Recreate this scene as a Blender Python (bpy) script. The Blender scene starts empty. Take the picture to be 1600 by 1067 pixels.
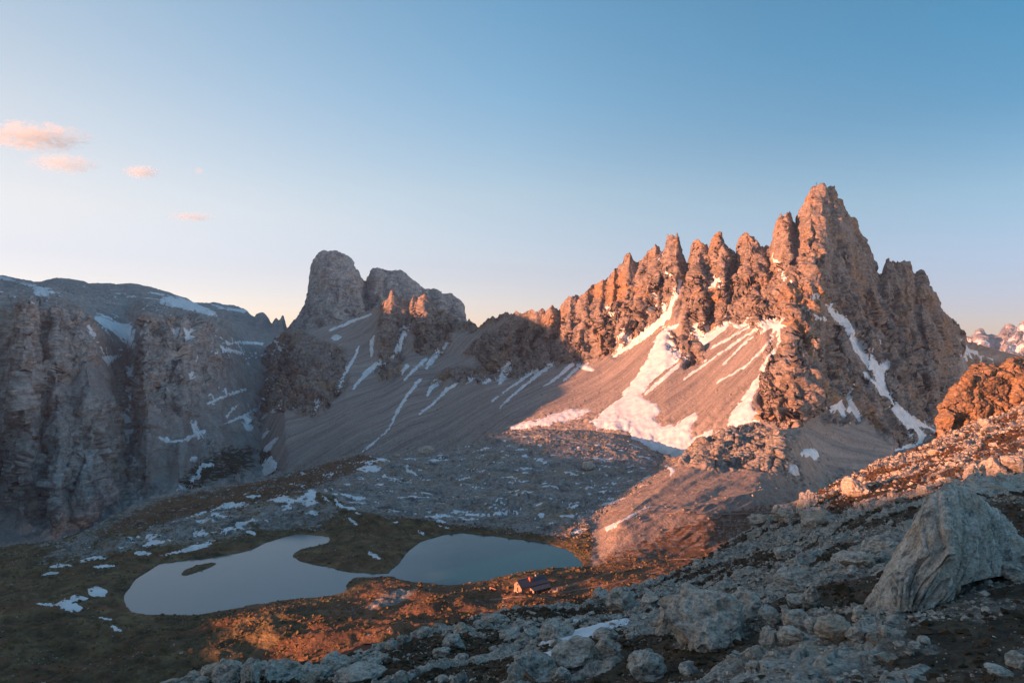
import bpy, math, random
import numpy as np
from mathutils import Vector, Matrix
random.seed(7); rng = np.random.default_rng(7)
sc = bpy.context.scene
C = sc.collection
F = 1067.0; CX = 800.0; CY = 533.5           # focal length and centre, in photograph pixels; eye level is z = 0

# ------------------------------------------------------------------ camera
cam = bpy.data.cameras.new('camera'); camo = bpy.data.objects.new('camera', cam); C.objects.link(camo)
camo.location = (0, 0, 0); camo.rotation_euler = (math.radians(90), 0, 0)
cam.sensor_width = 36; cam.lens = 36 * F / 1600; cam.clip_end = 60000; cam.clip_start = 0.5
sc.camera = camo
# ------------------------------------------------------------------ light
SUN_A = math.radians(60); SUN_E = math.radians(6)
LH = np.array([math.sin(SUN_A), math.cos(SUN_A)]); LP = np.array([-LH[1], LH[0]])
TE = math.tan(SUN_E)
sun = bpy.data.lights.new('sun', 'SUN'); suno = bpy.data.objects.new('sun', sun); C.objects.link(suno)
sun.energy = 5.0; sun.angle = math.radians(0.5); sun.color = (1.0, 0.40, 0.205)
d = Vector((LH[0] * math.cos(SUN_E), LH[1] * math.cos(SUN_E), -math.sin(SUN_E)))
suno.rotation_euler = d.to_track_quat('-Z', 'Y').to_euler()
w = bpy.data.worlds.new('World'); sc.world = w; w.use_nodes = True
nt = w.node_tree; nt.nodes.clear()
def wn(t, **k):
    n = nt.nodes.new(t)
    for a, b in k.items(): setattr(n, a, b)
    return n
sky = wn('ShaderNodeTexSky', sky_type='NISHITA', sun_disc=False)
sky.sun_elevation = SUN_E
sky.sun_rotation = -math.atan2(-LH[0], -LH[1])
sky.altitude = 2400; sky.air_density = 1.0; sky.dust_density = 1.2; sky.ozone_density = 1.5
bg = wn('ShaderNodeBackground'); out = wn('ShaderNodeOutputWorld')
bg.inputs['Strength'].default_value = 0.09
tc = wn('ShaderNodeTexCoord'); sx = wn('ShaderNodeSeparateXYZ'); nt.links.new(tc.outputs['Generated'], sx.inputs[0])
def zramp(stops):
    rp = wn('ShaderNodeValToRGB'); e = rp.color_ramp.elements
    for q, (pos, c) in enumerate(stops):
        if q > 1: e.new(.9)
        e[q].position = pos; e[q].color = (c[0] / 1.72, c[1] / 1.72, c[2] / 1.72, 1)
    nt.links.new(sx.outputs[2], rp.inputs[0]); return rp.outputs[0]
# white balance of the evening sky, warmer towards the sun and deeper blue away from it
zl = zramp([(.02, (1.85, 1.32, 1.45)), (.11, (2.11, 1.40, 1.28)), (.17, (2.82, 1.71, 1.29)), (.28, (3.05, 1.98, 1.46)), (.40, (2.9, 2.15, 1.65))])
zc = zramp([(.02, (1.85, 1.28, 1.5)), (.10, (2.05, 1.48, 1.46)), (.21, (2.51, 1.98, 1.65)), (.34, (1.93, 2.13, 1.97)), (.44, (1.63, 2.17, 2.08))])
zr = zramp([(.04, (1.48, 1.25, 1.77)), (.12, (1.75, 1.6, 1.76)), (.18, (1.75, 1.8, 1.75)), (.28, (.98, 1.63, 1.73)), (.37, (.68, 1.68, 1.85))])
def mr(a0, a1):
    x = wn('ShaderNodeMapRange'); x.inputs[1].default_value = a0; x.inputs[2].default_value = a1; nt.links.new(sx.outputs[0], x.inputs[0]); return x.outputs[0]
def mixc(f, a, b, mode='MIX'):
    x = wn('ShaderNodeMix', data_type='RGBA', blend_type=mode)
    if isinstance(f, float): x.inputs[0].default_value = f
    else: nt.links.new(f, x.inputs[0])
    nt.links.new(a, x.inputs[6]); nt.links.new(b, x.inputs[7]); return x.outputs[2]
wb = mixc(mr(0.0, .57), mixc(mr(-.57, 0.0), zl, zc), zr)
skyc = mixc(1.0, sky.outputs[0], wb, 'MULTIPLY')
nt.links.new(skyc, bg.inputs[0]); nt.links.new(bg.outputs[0], out.inputs[0])
sc.view_settings.view_transform = 'Standard'; sc.view_settings.look = 'None'
sc.view_settings.exposure = 1.6; sc.view_settings.gamma = 1.0
HAZE = 5e-5
sc.render.engine = 'CYCLES'
sc.cycles.max_bounces = 5; sc.cycles.diffuse_bounces = 2; sc.cycles.glossy_bounces = 2
sc.cycles.transparent_max_bounces = 8; sc.cycles.volume_bounces = 4
sc.cycles.use_denoising = True

# ------------------------------------------------------------------ numpy noise
_perm = rng.permutation(256).astype(np.int32); _perm = np.concatenate([_perm, _perm, _perm])
_g = rng.normal(size=(256, 3)).astype(np.float32); _g /= np.linalg.norm(_g, axis=1, keepdims=True)
def pn(x, y, z, seed=0):
    x = np.asarray(x, np.float32) + seed * 17.13; y = np.asarray(y, np.float32) + seed * 5.77; z = np.asarray(z, np.float32) - seed * 9.31
    x, y, z = np.broadcast_arrays(x, y, z)
    xi = np.floor(x).astype(np.int32); yi = np.floor(y).astype(np.int32); zi = np.floor(z).astype(np.int32)
    xf = x - xi; yf = y - yi; zf = z - zi
    u = xf * xf * xf * (xf * (xf * 6 - 15) + 10); v = yf * yf * yf * (yf * (yf * 6 - 15) + 10); t = zf * zf * zf * (zf * (zf * 6 - 15) + 10)
    xi &= 255; yi &= 255; zi &= 255
    r = None
    vals = []
    for a in (0, 1):
        A = _perm[(xi + a) & 255]
        for b in (0, 1):
            B = _perm[(A + yi + b) & 255]
            for c in (0, 1):
                h = _perm[(B + zi + c) & 255]
                g = _g[h]
                vals.append(g[..., 0] * (xf - a) + g[..., 1] * (yf - b) + g[..., 2] * (zf - c))
    l = lambda p, q, s: p + (q - p) * s
    return l(l(l(vals[0], vals[1], t), l(vals[2], vals[3], t), v), l(l(vals[4], vals[5], t), l(vals[6], vals[7], t), v), u) * 1.5
def fbm(P, scale, octs, seed=0, zs=1.0, gain=0.5, ridged=False):
    r = 0; a = 1.0; f = 1.0 / scale; tot = 0
    for o in range(octs):
        n = pn(P[..., 0] * f, P[..., 1] * f, P[..., 2] * f * zs, seed + o * 3)
        if ridged: n = 1 - 2.2 * np.abs(n)
        r = r + a * n; tot += a; a *= gain; f *= 2.03
    return r / tot
_wr = rng.random((256, 6)).astype(np.float32)
def facet(P, S, seed=0, zs=1.0, tilt=1.0):
    """angular blocks: every Voronoi cell is a plane with its own tilt and offset; returns height in about -1..1, and the joints (0 in a joint)"""
    shp = P.shape[:-1]
    x = (P[..., 0] / S + seed * 7.7).astype(np.float32).ravel(); y = (P[..., 1] / S - seed * 3.1).astype(np.float32).ravel(); z = (P[..., 2] / S * zs + seed * 1.9).astype(np.float32).ravel()
    xi = np.floor(x).astype(np.int32); yi = np.floor(y).astype(np.int32); zi = np.floor(z).astype(np.int32)
    xf = x - xi; yf = y - yi; zf = z - zi
    f1 = np.full(x.shape, 9., np.float32); f2 = np.full(x.shape, 9., np.float32); h = np.zeros_like(x)
    for a in (-1, 0, 1):
        A = _perm[(xi + a) & 255]
        for b in (-1, 0, 1):
            B = _perm[(A + yi + b) & 255]
            for c in (-1, 0, 1):
                R = _wr[_perm[(B + zi + c) & 255]]
                dx = a + R[:, 0] - xf; dy = b + R[:, 1] - yf; dz = c + R[:, 2] - zf
                dd = dx * dx + dy * dy + dz * dz
                v = (R[:, 3] - .5) * .9 + ((R[:, 4] - .5) * dx + (R[:, 5] - .5) * dy + (R[:, 3] * 7 % 1 - .5) * dz) * 2 * tilt
                m = dd < f1
                f2 = np.where(m, f1, np.minimum(f2, dd)); h = np.where(m, v, h); f1 = np.where(m, dd, f1)
    return h.reshape(shp).astype(np.float64), np.clip((np.sqrt(f2) - np.sqrt(f1)) * 5, 0, 1).reshape(shp).astype(np.float64)
def sstep(a, b, x):
    t = np.clip((x - a) / (b - a), 0, 1); return t * t * (3 - 2 * t)
def world(px, py, D):
    px = np.asarray(px, float); py = np.asarray(py, float); D = np.asarray(D, float)
    return np.stack([(px - CX) / F * D, D + 0 * px, -(py - CY) / F * D], -1)
def proj(P):
    D = np.maximum(P[..., 1], 0.1)
    return CX + P[..., 0] / D * F, CY - P[..., 2] / D * F

# ------------------------------------------------------------------ node helper
class M:
    def __init__(s, name, rough=0.9, spec=0.2):
        s.m = bpy.data.materials.new(name); s.m.use_nodes = True; s.t = s.m.node_tree; s.t.nodes.clear()
        s.o = s.n('ShaderNodeOutputMaterial'); s.b = s.n('ShaderNodeBsdfPrincipled')
        s.b.inputs['Roughness'].default_value = rough; s.b.inputs['Specular IOR Level'].default_value = spec
        s.l(s.b.outputs[0], s.o.inputs[0]); s.geo = None
    def n(s, t, **k):
        x = s.t.nodes.new(t)
        for a, b in k.items(): setattr(x, a, b)
        return x
    def l(s, a, b): s.t.links.new(a, b)
    def pos(s, scale=(1, 1, 1), rot=(0, 0, 0), obj=False):
        tc = s.n('ShaderNodeTexCoord') if obj else s.n('ShaderNodeNewGeometry')
        mp = s.n('ShaderNodeMapping'); mp.inputs['Scale'].default_value = scale; mp.inputs['Rotation'].default_value = rot
        s.l(tc.outputs['Object'] if obj else tc.outputs['Position'], mp.inputs[0]); return mp.outputs[0]
    def noise(s, scale, detail=4, rough=0.55, vec=None, dist=0.0):
        x = s.n('ShaderNodeTexNoise'); x.inputs['Scale'].default_value = scale; x.inputs['Detail'].default_value = detail
        x.inputs['Roughness'].default_value = rough; x.inputs['Distortion'].default_value = dist
        if vec is not None: s.l(vec, x.inputs['Vector'])
        return x.outputs[0]
    def vor(s, scale, vec=None, feature='F1', out='Distance'):
        x = s.n('ShaderNodeTexVoronoi'); x.feature = feature; x.inputs['Scale'].default_value = scale
        if vec is not None: s.l(vec, x.inputs['Vector'])
        return x.outputs[out]
    def ramp(s, fac, stops, interp='LINEAR'):
        x = s.n('ShaderNodeValToRGB'); e = x.color_ramp.elements; x.color_ramp.interpolation = interp
        while len(e) < len(stops): e.new(0.5)
        for k, (p, c) in enumerate(stops):
            e[k].position = p; e[k].color = (*c, 1) if not isinstance(c, (int, float)) else (c, c, c, 1)
        s.l(fac, x.inputs[0]); return x.outputs[0]
    def mix(s, f, a, b, mode='MIX'):
        x = s.n('ShaderNodeMix'); x.data_type = 'RGBA'; x.blend_type = mode
        for v, i in ((f, 0), (a, 6), (b, 7)):
            if hasattr(v, 'is_linked'): s.l(v, x.inputs[i])
            else: x.inputs[i].default_value = v if i == 0 else ((*v, 1) if not isinstance(v, (int, float)) else (v, v, v, 1))
        return x.outputs[2]
    def math(s, op, a, b=0.0, c=0.0):
        x = s.n('ShaderNodeMath'); x.operation = op
        for i, v in enumerate((a, b, c)):
            if hasattr(v, 'is_linked'): s.l(v, x.inputs[i])
            else: x.inputs[i].default_value = v
        return x.outputs[0]
    def attr(s, name):
        x = s.n('ShaderNodeAttribute'); x.attribute_name = name; sp = s.n('ShaderNodeSeparateColor'); s.l(x.outputs[0], sp.inputs[0]); return sp.outputs
    def bump(s, h, strength, dist, normal=None):
        x = s.n('ShaderNodeBump'); x.inputs['Strength'].default_value = strength; x.inputs['Distance'].default_value = dist
        s.l(h, x.inputs['Height'])
        if normal is not None: s.l(normal, x.inputs['Normal'])
        s.l(x.outputs[0], s.b.inputs['Normal']); return x.outputs[0]
    def col(s, c): s.l(c, s.b.inputs['Base Color'])

def rock_material(name, S, rock=((.13, .118, .11), (.27, .225, .195), (.38, .235, .13)), scree=((.46, .39, .345), (.34, .295, .265)),
                  veg=((.045, .045, .025), (.085, .06, .03)), rust=((.13, .055, .028), (.20, .085, .04)), streak=None, tilt=(0, 0, 0), bump=.75):
    """S: size in metres of the finest feature the material should show. Attribute mask: R scree, G turf, B rust turf, A unused."""
    m = M(name, 0.92, 0.15); a = m.attr('mask')
    p = m.pos((1, 1, 1)); pst = m.pos((1, 1, 4.5)); pv = m.pos((1, 1, 0.22))
    if tilt[1]:
        rt_ = m.pos((1, 1, 1), tilt); out_ = []
        for sc3 in ((3.0, 1, .45), (1, 1, .18)):
            m4 = m.n('ShaderNodeMapping'); m4.inputs['Scale'].default_value = sc3; m.l(rt_, m4.inputs[0]); out_.append(m4.outputs[0])
        pst, pv = out_
    big = m.noise(1 / (S * 45), 5, 0.6, p, 0.6)
    strata = m.noise(1 / (S * 14), 5, 0.65, pst, 0.3)
    vert = m.noise(1 / (S * 12), 4, 0.6, pv, 0.4)
    f1 = m.math('ADD', m.math('MULTIPLY', strata, 0.55), m.math('MULTIPLY', vert, 0.45))
    rc = m.ramp(f1, [(.38, rock[0]), (.49, rock[1]), (.60, tuple(x * 1.25 for x in rock[1]))])
    rc = m.mix(m.ramp(big, [(.52, 0.0), (.68, 1.0)]), rc, rock[2])
    fine = m.noise(1 / (S * 3), 6, 0.7, p)
    rc = m.mix(0.85, rc, m.ramp(fine, [(.34, .42), (.5, 1.0), (.68, 1.5)]), 'MULTIPLY')
    # scree: streaks run down the fall line
    sv = m.pos((1, 1, 1))
    if streak is not None:
        rt = m.pos((1, 1, 1), (0, 0, streak)); m3 = m.n('ShaderNodeMapping'); m3.inputs['Scale'].default_value = (1 / (S * 80), 1 / (S * 5), 1 / (S * 80)); m.l(rt, m3.inputs[0]); sv = m3.outputs[0]
    sn = m.noise(1.0 if streak is not None else 1 / (S * 8), 5, 0.6, sv, 0.3)
    scn = m.noise(1 / (S * 1.6), 4, 0.75, p)
    scc = m.ramp(m.math('ADD', m.math('MULTIPLY', sn, 0.55), m.math('MULTIPLY', scn, 0.45)), [(.36, tuple(x * .58 for x in scree[1])), (.49, scree[1]), (.60, scree[0])])
    c = m.mix(a[0], rc, scc)
    vn = m.noise(1 / (S * 9), 6, 0.65, p, 0.5)
    vn = m.math('ADD', m.math('MULTIPLY', vn, .6), m.math('MULTIPLY', m.noise(1 / (S * 28), 4, .6, pst, .8), .4)); vc = m.ramp(vn, [(.36, veg[0]), (.5, tuple((p_ + q_) / 2 for p_, q_ in zip(*veg))), (.62, veg[1])]); uc = m.ramp(vn, [(.35, rust[0]), (.65, rust[1])])
    vb = m.noise(1 / (S * 5), 6, 0.7, pst)
    def edge(x): return m.ramp(m.math('ADD', x, m.math('MULTIPLY', m.math('SUBTRACT', vb, 0.5), 1.3)), [(.42, 0.0), (.58, 1.0)])
    c = m.mix(edge(a[1]), c, vc); c = m.mix(edge(a[2]), c, uc)
    m.col(c)
    grit = m.ramp(m.vor(1 / (S * 2.2), p), [(.12, 1.9), (.30, 1.0)])
    c = m.mix(m.ramp(m.noise(1 / (S * 20), 3, .6, p), [(.45, 0.0), (.6, .55)]), c, m.mix(1.0, c, grit, 'MULTIPLY')); m.col(c)
    h = m.math('ADD', m.math('MULTIPLY', fine, 1.0), m.math('MULTIPLY', f1, 1.5))
    h = m.math('ADD', h, m.math('MULTIPLY', m.vor(1 / (S * 5), pst), 0.5))
    h = m.mix(a[0], h, m.math('ADD', m.math('MULTIPLY', scn, .9), m.math('MULTIPLY', sn, .8)))
    m.bump(h, bump, S * 2.6)
    return m.m

# ------------------------------------------------------------------ mesh helpers
def mesh_from(name, V, Fc, mat=None, attr=None, smooth=True):
    me = bpy.data.meshes.new(name)
    V = np.asarray(V, np.float32); Fc = np.asarray(Fc, np.int32)
    me.vertices.add(len(V)); me.vertices.foreach_set('co', V.ravel())
    n, k = Fc.shape
    me.loops.add(n * k); me.loops.foreach_set('vertex_index', Fc.ravel())
    me.polygons.add(n); me.polygons.foreach_set('loop_start', np.arange(0, n * k, k, dtype=np.int32))
    me.polygons.foreach_set('loop_total', np.full(n, k, np.int32))
    me.polygons.foreach_set('use_smooth', np.full(n, smooth))
    me.update(calc_edges=True)
    if attr is not None:
        at = me.attributes.new('mask', 'FLOAT_COLOR', 'POINT'); at.data.foreach_set('color', np.asarray(attr, np.float32).ravel())
    if mat: me.materials.append(mat)
    return me
def put(name, me, kind=None, label=None, cat=None, group=None, parent=None):
    o = bpy.data.objects.new(name, me); C.objects.link(o)
    if parent: o.parent = parent
    if kind: o['kind'] = kind
    if label: o['label'] = label
    if cat: o['category'] = cat
    if group: o['group'] = group
    return o
def grid_faces(nr, nc):
    i = np.arange(nr * nc, dtype=np.int32).reshape(nr, nc)
    return np.stack([i[:-1, :-1], i[:-1, 1:], i[1:, 1:], i[1:, :-1]], -1).reshape(-1, 4)
def grid_normals(P):
    du = np.gradient(P, axis=1); dv = np.gradient(P, axis=0)
    n = np.cross(du, dv); n /= np.linalg.norm(n, axis=-1, keepdims=True) + 1e-9
    return n
def poly_sdf(poly, x, y):
    """signed distance in pixels, positive inside"""
    poly = np.asarray(poly, float); inside = np.zeros(x.shape, bool); dmin = np.full(x.shape, 1e9)
    for (x0, y0), (x1, y1) in zip(poly, np.roll(poly, -1, 0)):
        dx, dy = x1 - x0, y1 - y0
        t = np.clip(((x - x0) * dx + (y - y0) * dy) / (dx * dx + dy * dy + 1e-9), 0, 1)
        dmin = np.minimum(dmin, np.hypot(x - x0 - t * dx, y - y0 - t * dy))
        c = ((y0 > y) != (y1 > y)) & (x < (x1 - x0) * (y - y0) / (y1 - y0 + 1e-12) + x0)
        inside ^= c
    return np.where(inside, dmin, -dmin)
def stroke_sdf(st, x, y):
    best = np.full(x.shape, -1e9)
    for (x0, y0, w0), (x1, y1, w1) in zip(st[:-1], st[1:]):
        dx, dy = x1 - x0, y1 - y0
        t = np.clip(((x - x0) * dx + (y - y0) * dy) / (dx * dx + dy * dy + 1e-9), 0, 1)
        best = np.maximum(best, (w0 + (w1 - w0) * t) * 0.5 - np.hypot(x - x0 - t * dx, y - y0 - t * dy))
    return best
class Loft:
    """A surface lofted through surveyed contour lines (columns of azimuth, rows from near to far)."""
    def __init__(s, px0, px1, step, guides, rows, smooth=3):
        s.px = np.arange(px0, px1 + step, step); R = []
        for g in guides:
            if isinstance(g, np.ndarray): R.append(g); continue
            g = np.array(g, float)
            R.append(world(s.px, np.interp(s.px, g[:, 0], g[:, 1]), np.interp(s.px, g[:, 0], g[:, 2])))
        s.guides = R; out = []; V = []
        for k, n in enumerate(rows):
            t = (np.arange(n) / n)[:, None, None]
            out.append(R[k][None] * (1 - t) + R[k + 1][None] * t); V.append(k + t[:, 0, 0])
        out.append(R[-1][None]); V.append([len(rows)])
        s.P = np.concatenate(out, 0).astype(np.float64); s.v = np.concatenate(V)
        for _ in range(smooth):
            Q = s.P.copy(); Q[1:-1] = 0.25 * s.P[:-2] + 0.5 * s.P[1:-1] + 0.25 * s.P[2:]; s.P = Q
        s.V = np.broadcast_to(s.v[:, None], s.P.shape[:2]); s.X = np.broadcast_to(s.px[None], s.P.shape[:2])
        s.mask = np.zeros(s.P.shape[:2] + (4,), np.float32); s.mask[..., 3] = 1
        s.sync()
    def sync(s):
        s.N = grid_normals(s.P); s.N *= np.sign((s.N * -np.array([0, .6, -.8])).sum(-1, keepdims=True) + 1e-9) if False else 1
        s.x2, s.y2 = proj(s.P)
    def disp(s, d, N=None):
        s.P = s.P + (s.N if N is None else N) * d[..., None]
    def build(s, name, mat, kind='structure', label=None, cat=None):
        nr, nc = s.P.shape[:2]
        me = mesh_from(name, s.P.reshape(-1, 3), grid_faces(nr, nc), mat, s.mask.reshape(-1, 4))
        s.x2, s.y2 = proj(s.P)
        return put(name, me, kind, label, cat)
    def hit(s, px, py, vmax=None):
        """the surface point seen at photograph pixel px, py (nearest such)"""
        c = int(np.clip(round((px - s.px[0]) / (s.px[1] - s.px[0])), 0, len(s.px) - 1))
        yy = s.y2[:, c]; n = len(yy) if vmax is None else int((s.v <= vmax).sum())
        k = np.where((yy[:n - 1] >= py) & (yy[1:n] < py))[0]
        i = k[0] if len(k) else int(np.argmin(np.abs(yy[:n] - py)))
        return s.P[i, c].copy(), s.N[i, c].copy(), i, c
def back(g, dD, dz, px):
    g = np.array(g, float); W = world(px, np.interp(px, g[:, 0], g[:, 1]), np.interp(px, g[:, 0], g[:, 2]))
    Dn = W[:, 1] + dD
    return np.stack([W[:, 0] * Dn / W[:, 1], Dn, W[:, 2] + dz], -1)
def fixed_z(px, D, z):
    px = np.asarray(px, float); D = D + 0 * px
    return np.stack([(px - CX) / F * D, D, z + 0 * px], -1)

# ------------------------------------------------------------------ materials for the terrain
SCREE_DIR = math.radians(35)
rock_massif = rock_material('dolomite', 1.5, streak=math.radians(-30))
rock_far = rock_material('dolomite_far', 2.6, rock=((.16, .155, .15), (.35, .33, .31), (.38, .32, .265)), scree=((.40, .375, .35), (.31, .29, .275)))
rock_basin = rock_material('basin_ground', 0.8, rock=((.12, .12, .12), (.30, .28, .255), (.34, .26, .18)), scree=((.48, .37, .30), (.34, .28, .24)), veg=((.050, .043, .027), (.26, .185, .095)), rust=((.11, .062, .038), (.26, .145, .08)))
rock_near = rock_material('near_ground', 0.10, bump=.5, rock=((.10, .092, .083), (.40, .355, .30), (.40, .29, .20)), scree=((.36, .285, .225), (.13, .10, .08)),
                          veg=((.028, .023, .017), (.15, .105, .068)), rust=((.11, .055, .03), (.21, .105, .06)))
def cliff_noise(L, w, S, seed, amp, zvert=0.3, strata=0.35):
    """ribs, gullies, blocks and ledges pushed out of a rock face; w = weight per vertex, S = size in metres, amp = depth in metres"""
    P = L.P; W = P + 0.0
    wx = fbm(P, S * 1.8, 3, seed + 50) * S * 0.45
    W[..., 0] += wx; W[..., 1] += wx * .7; W[..., 2] += wx * .4
    ribs = fbm(W, S * 1.3, 4, seed, zs=zvert, ridged=True, gain=0.5)
    f1, j1 = facet(W, S * .75, seed + 1, zvert * 1.3, 1.2); f2, j2 = facet(W, S * .3, seed + 2, zvert * 2.2, 1.2)
    st = pn(W[..., 0] / (S * 4), W[..., 1] / (S * 4), P[..., 2] / (S * .22), seed + 31) + 0.6 * pn(W[..., 0] / (S * 2), W[..., 1] / (S * 2), P[..., 2] / (S * .1), seed + 32)
    cv = np.exp(-np.abs(pn(W[..., 0] / (S * .9), W[..., 1] / (S * .9), W[..., 2] / (S * 3.2), seed + 41)) / .045) + .6 * np.exp(-np.abs(pn(W[..., 0] / (S * .38), W[..., 1] / (S * .38), W[..., 2] / (S * 1.3), seed + 42)) / .06)
    d = (ribs - 0.35) * amp * .55 - cv * amp * .3 + f1 * amp * .8 + f2 * amp * .4 - (1 - j1) * amp * .18 - (1 - j2) * amp * .08 + st * amp * strata
    L.disp(d * w)

# ================================================================== the Paterno massif and its screes
crest3 = [(380,560,2000),(415,548,1850),(430,530,1700),(448,519,1620),(475,515,1600),(500,512,1580),(545,500,1560),(580,485,1540),(590,482,1530),(600,471,1520),(606,466,1518),(609,456,1515),(612,451,1515),(617,453,1515),(622,464,1515),(632,468,1512),(640,476,1512),(643,470,1510),(648,461,1510),(652,467,1508),(657,461,1505),(665,461,1505),(672,468,1505),(682,476,1500),(690,486,1500),(700,492,1495),(715,500,1485),(725,505,1475),(732,500,1465),(740,507,1445),(746,512,1430),
 (750,508,1420),(760,503,1390),(790,492,1310),(820,487,1265),(838,488,1250),(846,486,1245),(853,490,1245),(862,480,1240),(872,482,1240),(876,478,1238),(885,470,1235),(905,462,1230),(915,456,1226),(925,448,1224),(938,442,1222),(945,440,1220),(955,427,1215),(962,421,1212),(966,411,1210),(971,410,1208),(975,402,1205),(983,397,1200),(990,402,1195),(994,407,1195),(1001,405,1190),(1008,403,1185),(1011,399,1185),(1014,395,1185),(1020,392,1180),(1024,386,1180),(1031,385,1178),(1034,390,1178),(1039,386,1175),(1043,370,1172),(1050,368,1170),(1058,368,1166),(1060,370,1164),(1062,386,1160),(1067,397,1156),(1071,405,1150),(1076,422,1140),(1078,400,1128),(1083,380,1122),(1088,376,1118),(1093,382,1115),(1098,386,1112),(1103,386,1110),(1105,396,1110),(1107,420,1108),(1111,386,1104),(1115,372,1100),(1121,368,1100),(1127,376,1098),(1134,388,1095),(1142,392,1092),(1148,402,1090),(1151,434,1090),(1153,402,1088),(1157,378,1086),(1162,370,1085),(1166,366,1084),(1172,370,1084),(1178,380,1084),(1187,386,1082),(1198,391,1080),(1204,400,1080),(1208,372,1080),(1213,350,1080),(1220,336,1080),(1226,331,1080),(1233,329,1082),(1238,338,1084),(1242,356,1086),(1245,342,1088),(1250,331,1090),(1256,318,1090),(1262,301,1090),(1268,291,1090),(1276,288,1090),(1286,288,1090),(1296,291,1092),(1304,294,1094),(1312,302,1096),(1318,324,1098),(1328,335,1100),(1334,348,1102),(1342,370,1105),(1352,385,1110),(1362,412,1118),(1374,434,1125),(1377,424,1130),(1381,413,1132),(1384,405,1135),(1389,405,1138),(1392,413,1140),(1399,412,1145),(1404,409,1148),(1413,410,1152),(1420,413,1156),(1424,426,1158),(1430,431,1162),(1436,427,1166),(1442,428,1170),(1447,436,1174),(1450,452,1180),(1460,461,1190),(1468,470,1200),(1473,486,1210),(1485,496,1225),(1497,510,1245),(1506,521,1270),(1512,534,1330),(1540,542,1450),(1580,552,1600),(1640,566,1800)]
mid3 = [(380,585,1850),(440,540,1600),(465,575,1320),(520,565,1360),(560,545,1420),(580,530,1440),(600,505,1440),(640,505,1455),(700,515,1455),(740,530,1370),(800,535,1245),(850,525,1208),(900,510,1192),(950,490,1168),(1000,460,1142),(1050,445,1105),(1100,450,1062),(1150,440,1045),(1200,440,1020),(1225,432,985),(1240,438,950),(1255,455,915),(1268,470,905),(1285,500,900),(1300,510,960),(1325,500,1000),(1360,495,1040),(1400,520,1085),(1450,540,1110),(1490,552,1180),(1520,560,1450),(1580,572,1650),(1640,580,1800)]
base3 = [(380,650,1500),(420,640,1300),(445,640,1200),(470,650,1190),(510,640,1210),(540,610,1270),(575,585,1340),(600,575,1370),(640,548,1410),(680,558,1390),(700,550,1390),(740,556,1320),(780,588,1215),(800,592,1195),(850,577,1180),(900,568,1165),(940,557,1145),(970,545,1118),(1010,520,1095),(1040,512,1065),(1060,520,1040),(1100,520,1010),(1140,502,1000),(1180,510,930),(1198,560,830),(1212,620,750),(1230,645,715),(1245,652,700),(1262,640,735),(1300,645,790),(1350,652,850),(1400,672,890),(1440,690,930),(1470,690,1000),(1500,640,1150),(1540,600,1500),(1580,600,1650),(1640,605,1800)]
foot3 = [(380,770,1130),(420,752,1080),(450,746,1040),(500,738,1010),(560,728,980),(620,722,960),(700,714,940),(740,702,930),(800,676,890),(850,672,870),(900,674,850),(960,680,815),(1030,712,765),(1090,714,735),(1130,702,712),(1190,690,690),(1245,692,668),(1300,765,640),(1350,765,660),(1400,755,690),(1480,720,790),(1560,690,950),(1640,660,1200)]
px0, px1, st = 380, 1640, 1.5
pxa = np.arange(px0, px1 + st, st)
f0 = back(foot3, -70, -70, pxa)
L3 = Loft(px0, px1, st, [f0, foot3, base3, mid3, crest3, back(crest3, 18, -14, pxa), back(crest3, 130, -120, pxa), back(crest3, 600, -420, pxa)], [3, 118, 92, 92, 5, 6, 3], smooth=2)
X, Vv = L3.X, L3.V
# big ribs: groove, arete pairs along the wall
GA = [(590,0),(604,1),(640,0),(645,.6),(650,.1),(662,1),(700,0),(712,.5),(735,0),(750,.5),(764,0),(782,.8),(797,0),(812,.9),(826,.1),(838,.9),(848,0),(862,1),(872,0),(892,1),(903,.1),(918,.9),(928,.05),(942,.8),(950,.1),(960,.7),(966,0),(984,1),(996,.1),(1004,.6),(1014,0),(1024,.6),(1033,.1),(1056,1.2),(1075,0),(1096,1.2),(1107,0),(1136,1.3),(1151,0),(1178,1.3),(1194,.2),(1206,0),(1232,1.0),(1243,0),(1262,.7),(1268,.5),(1290,1.0),(1298,.55),(1322,1.2),(1340,.4),(1352,.9),(1375,.0),(1392,.8),(1399,.5),(1416,1.1),(1428,.1),(1444,1),(1460,.3),(1480,.7),(1500,0)]
ga = np.array(GA)
wob = fbm(L3.P, 80, 4, 5, gain=.6) * 22 * np.clip((4 - L3.V) * 2, .15, 1)
xe = X + wob * np.clip(4 - Vv, 0, 1.2) + (4 - Vv) * np.interp(X, [600, 900, 1100, 1300, 1500], [6, 6, 0, -8, -10])
prof = np.interp(Vv, [1.9, 2.3, 3.2, 4.0, 5.0], [0, .75, 1, .8, .6])
rib = np.interp(xe, ga[:, 0], ga[:, 1]) * prof * np.interp(X, [600, 800, 1000, 1480, 1530], [24, 13, 19, 22, 0])
k = (L3.P[..., 1] - rib) / L3.P[..., 1]; L3.P = L3.P * k[..., None]; L3.sync()
x2, y2 = L3.x2, L3.y2
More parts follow.
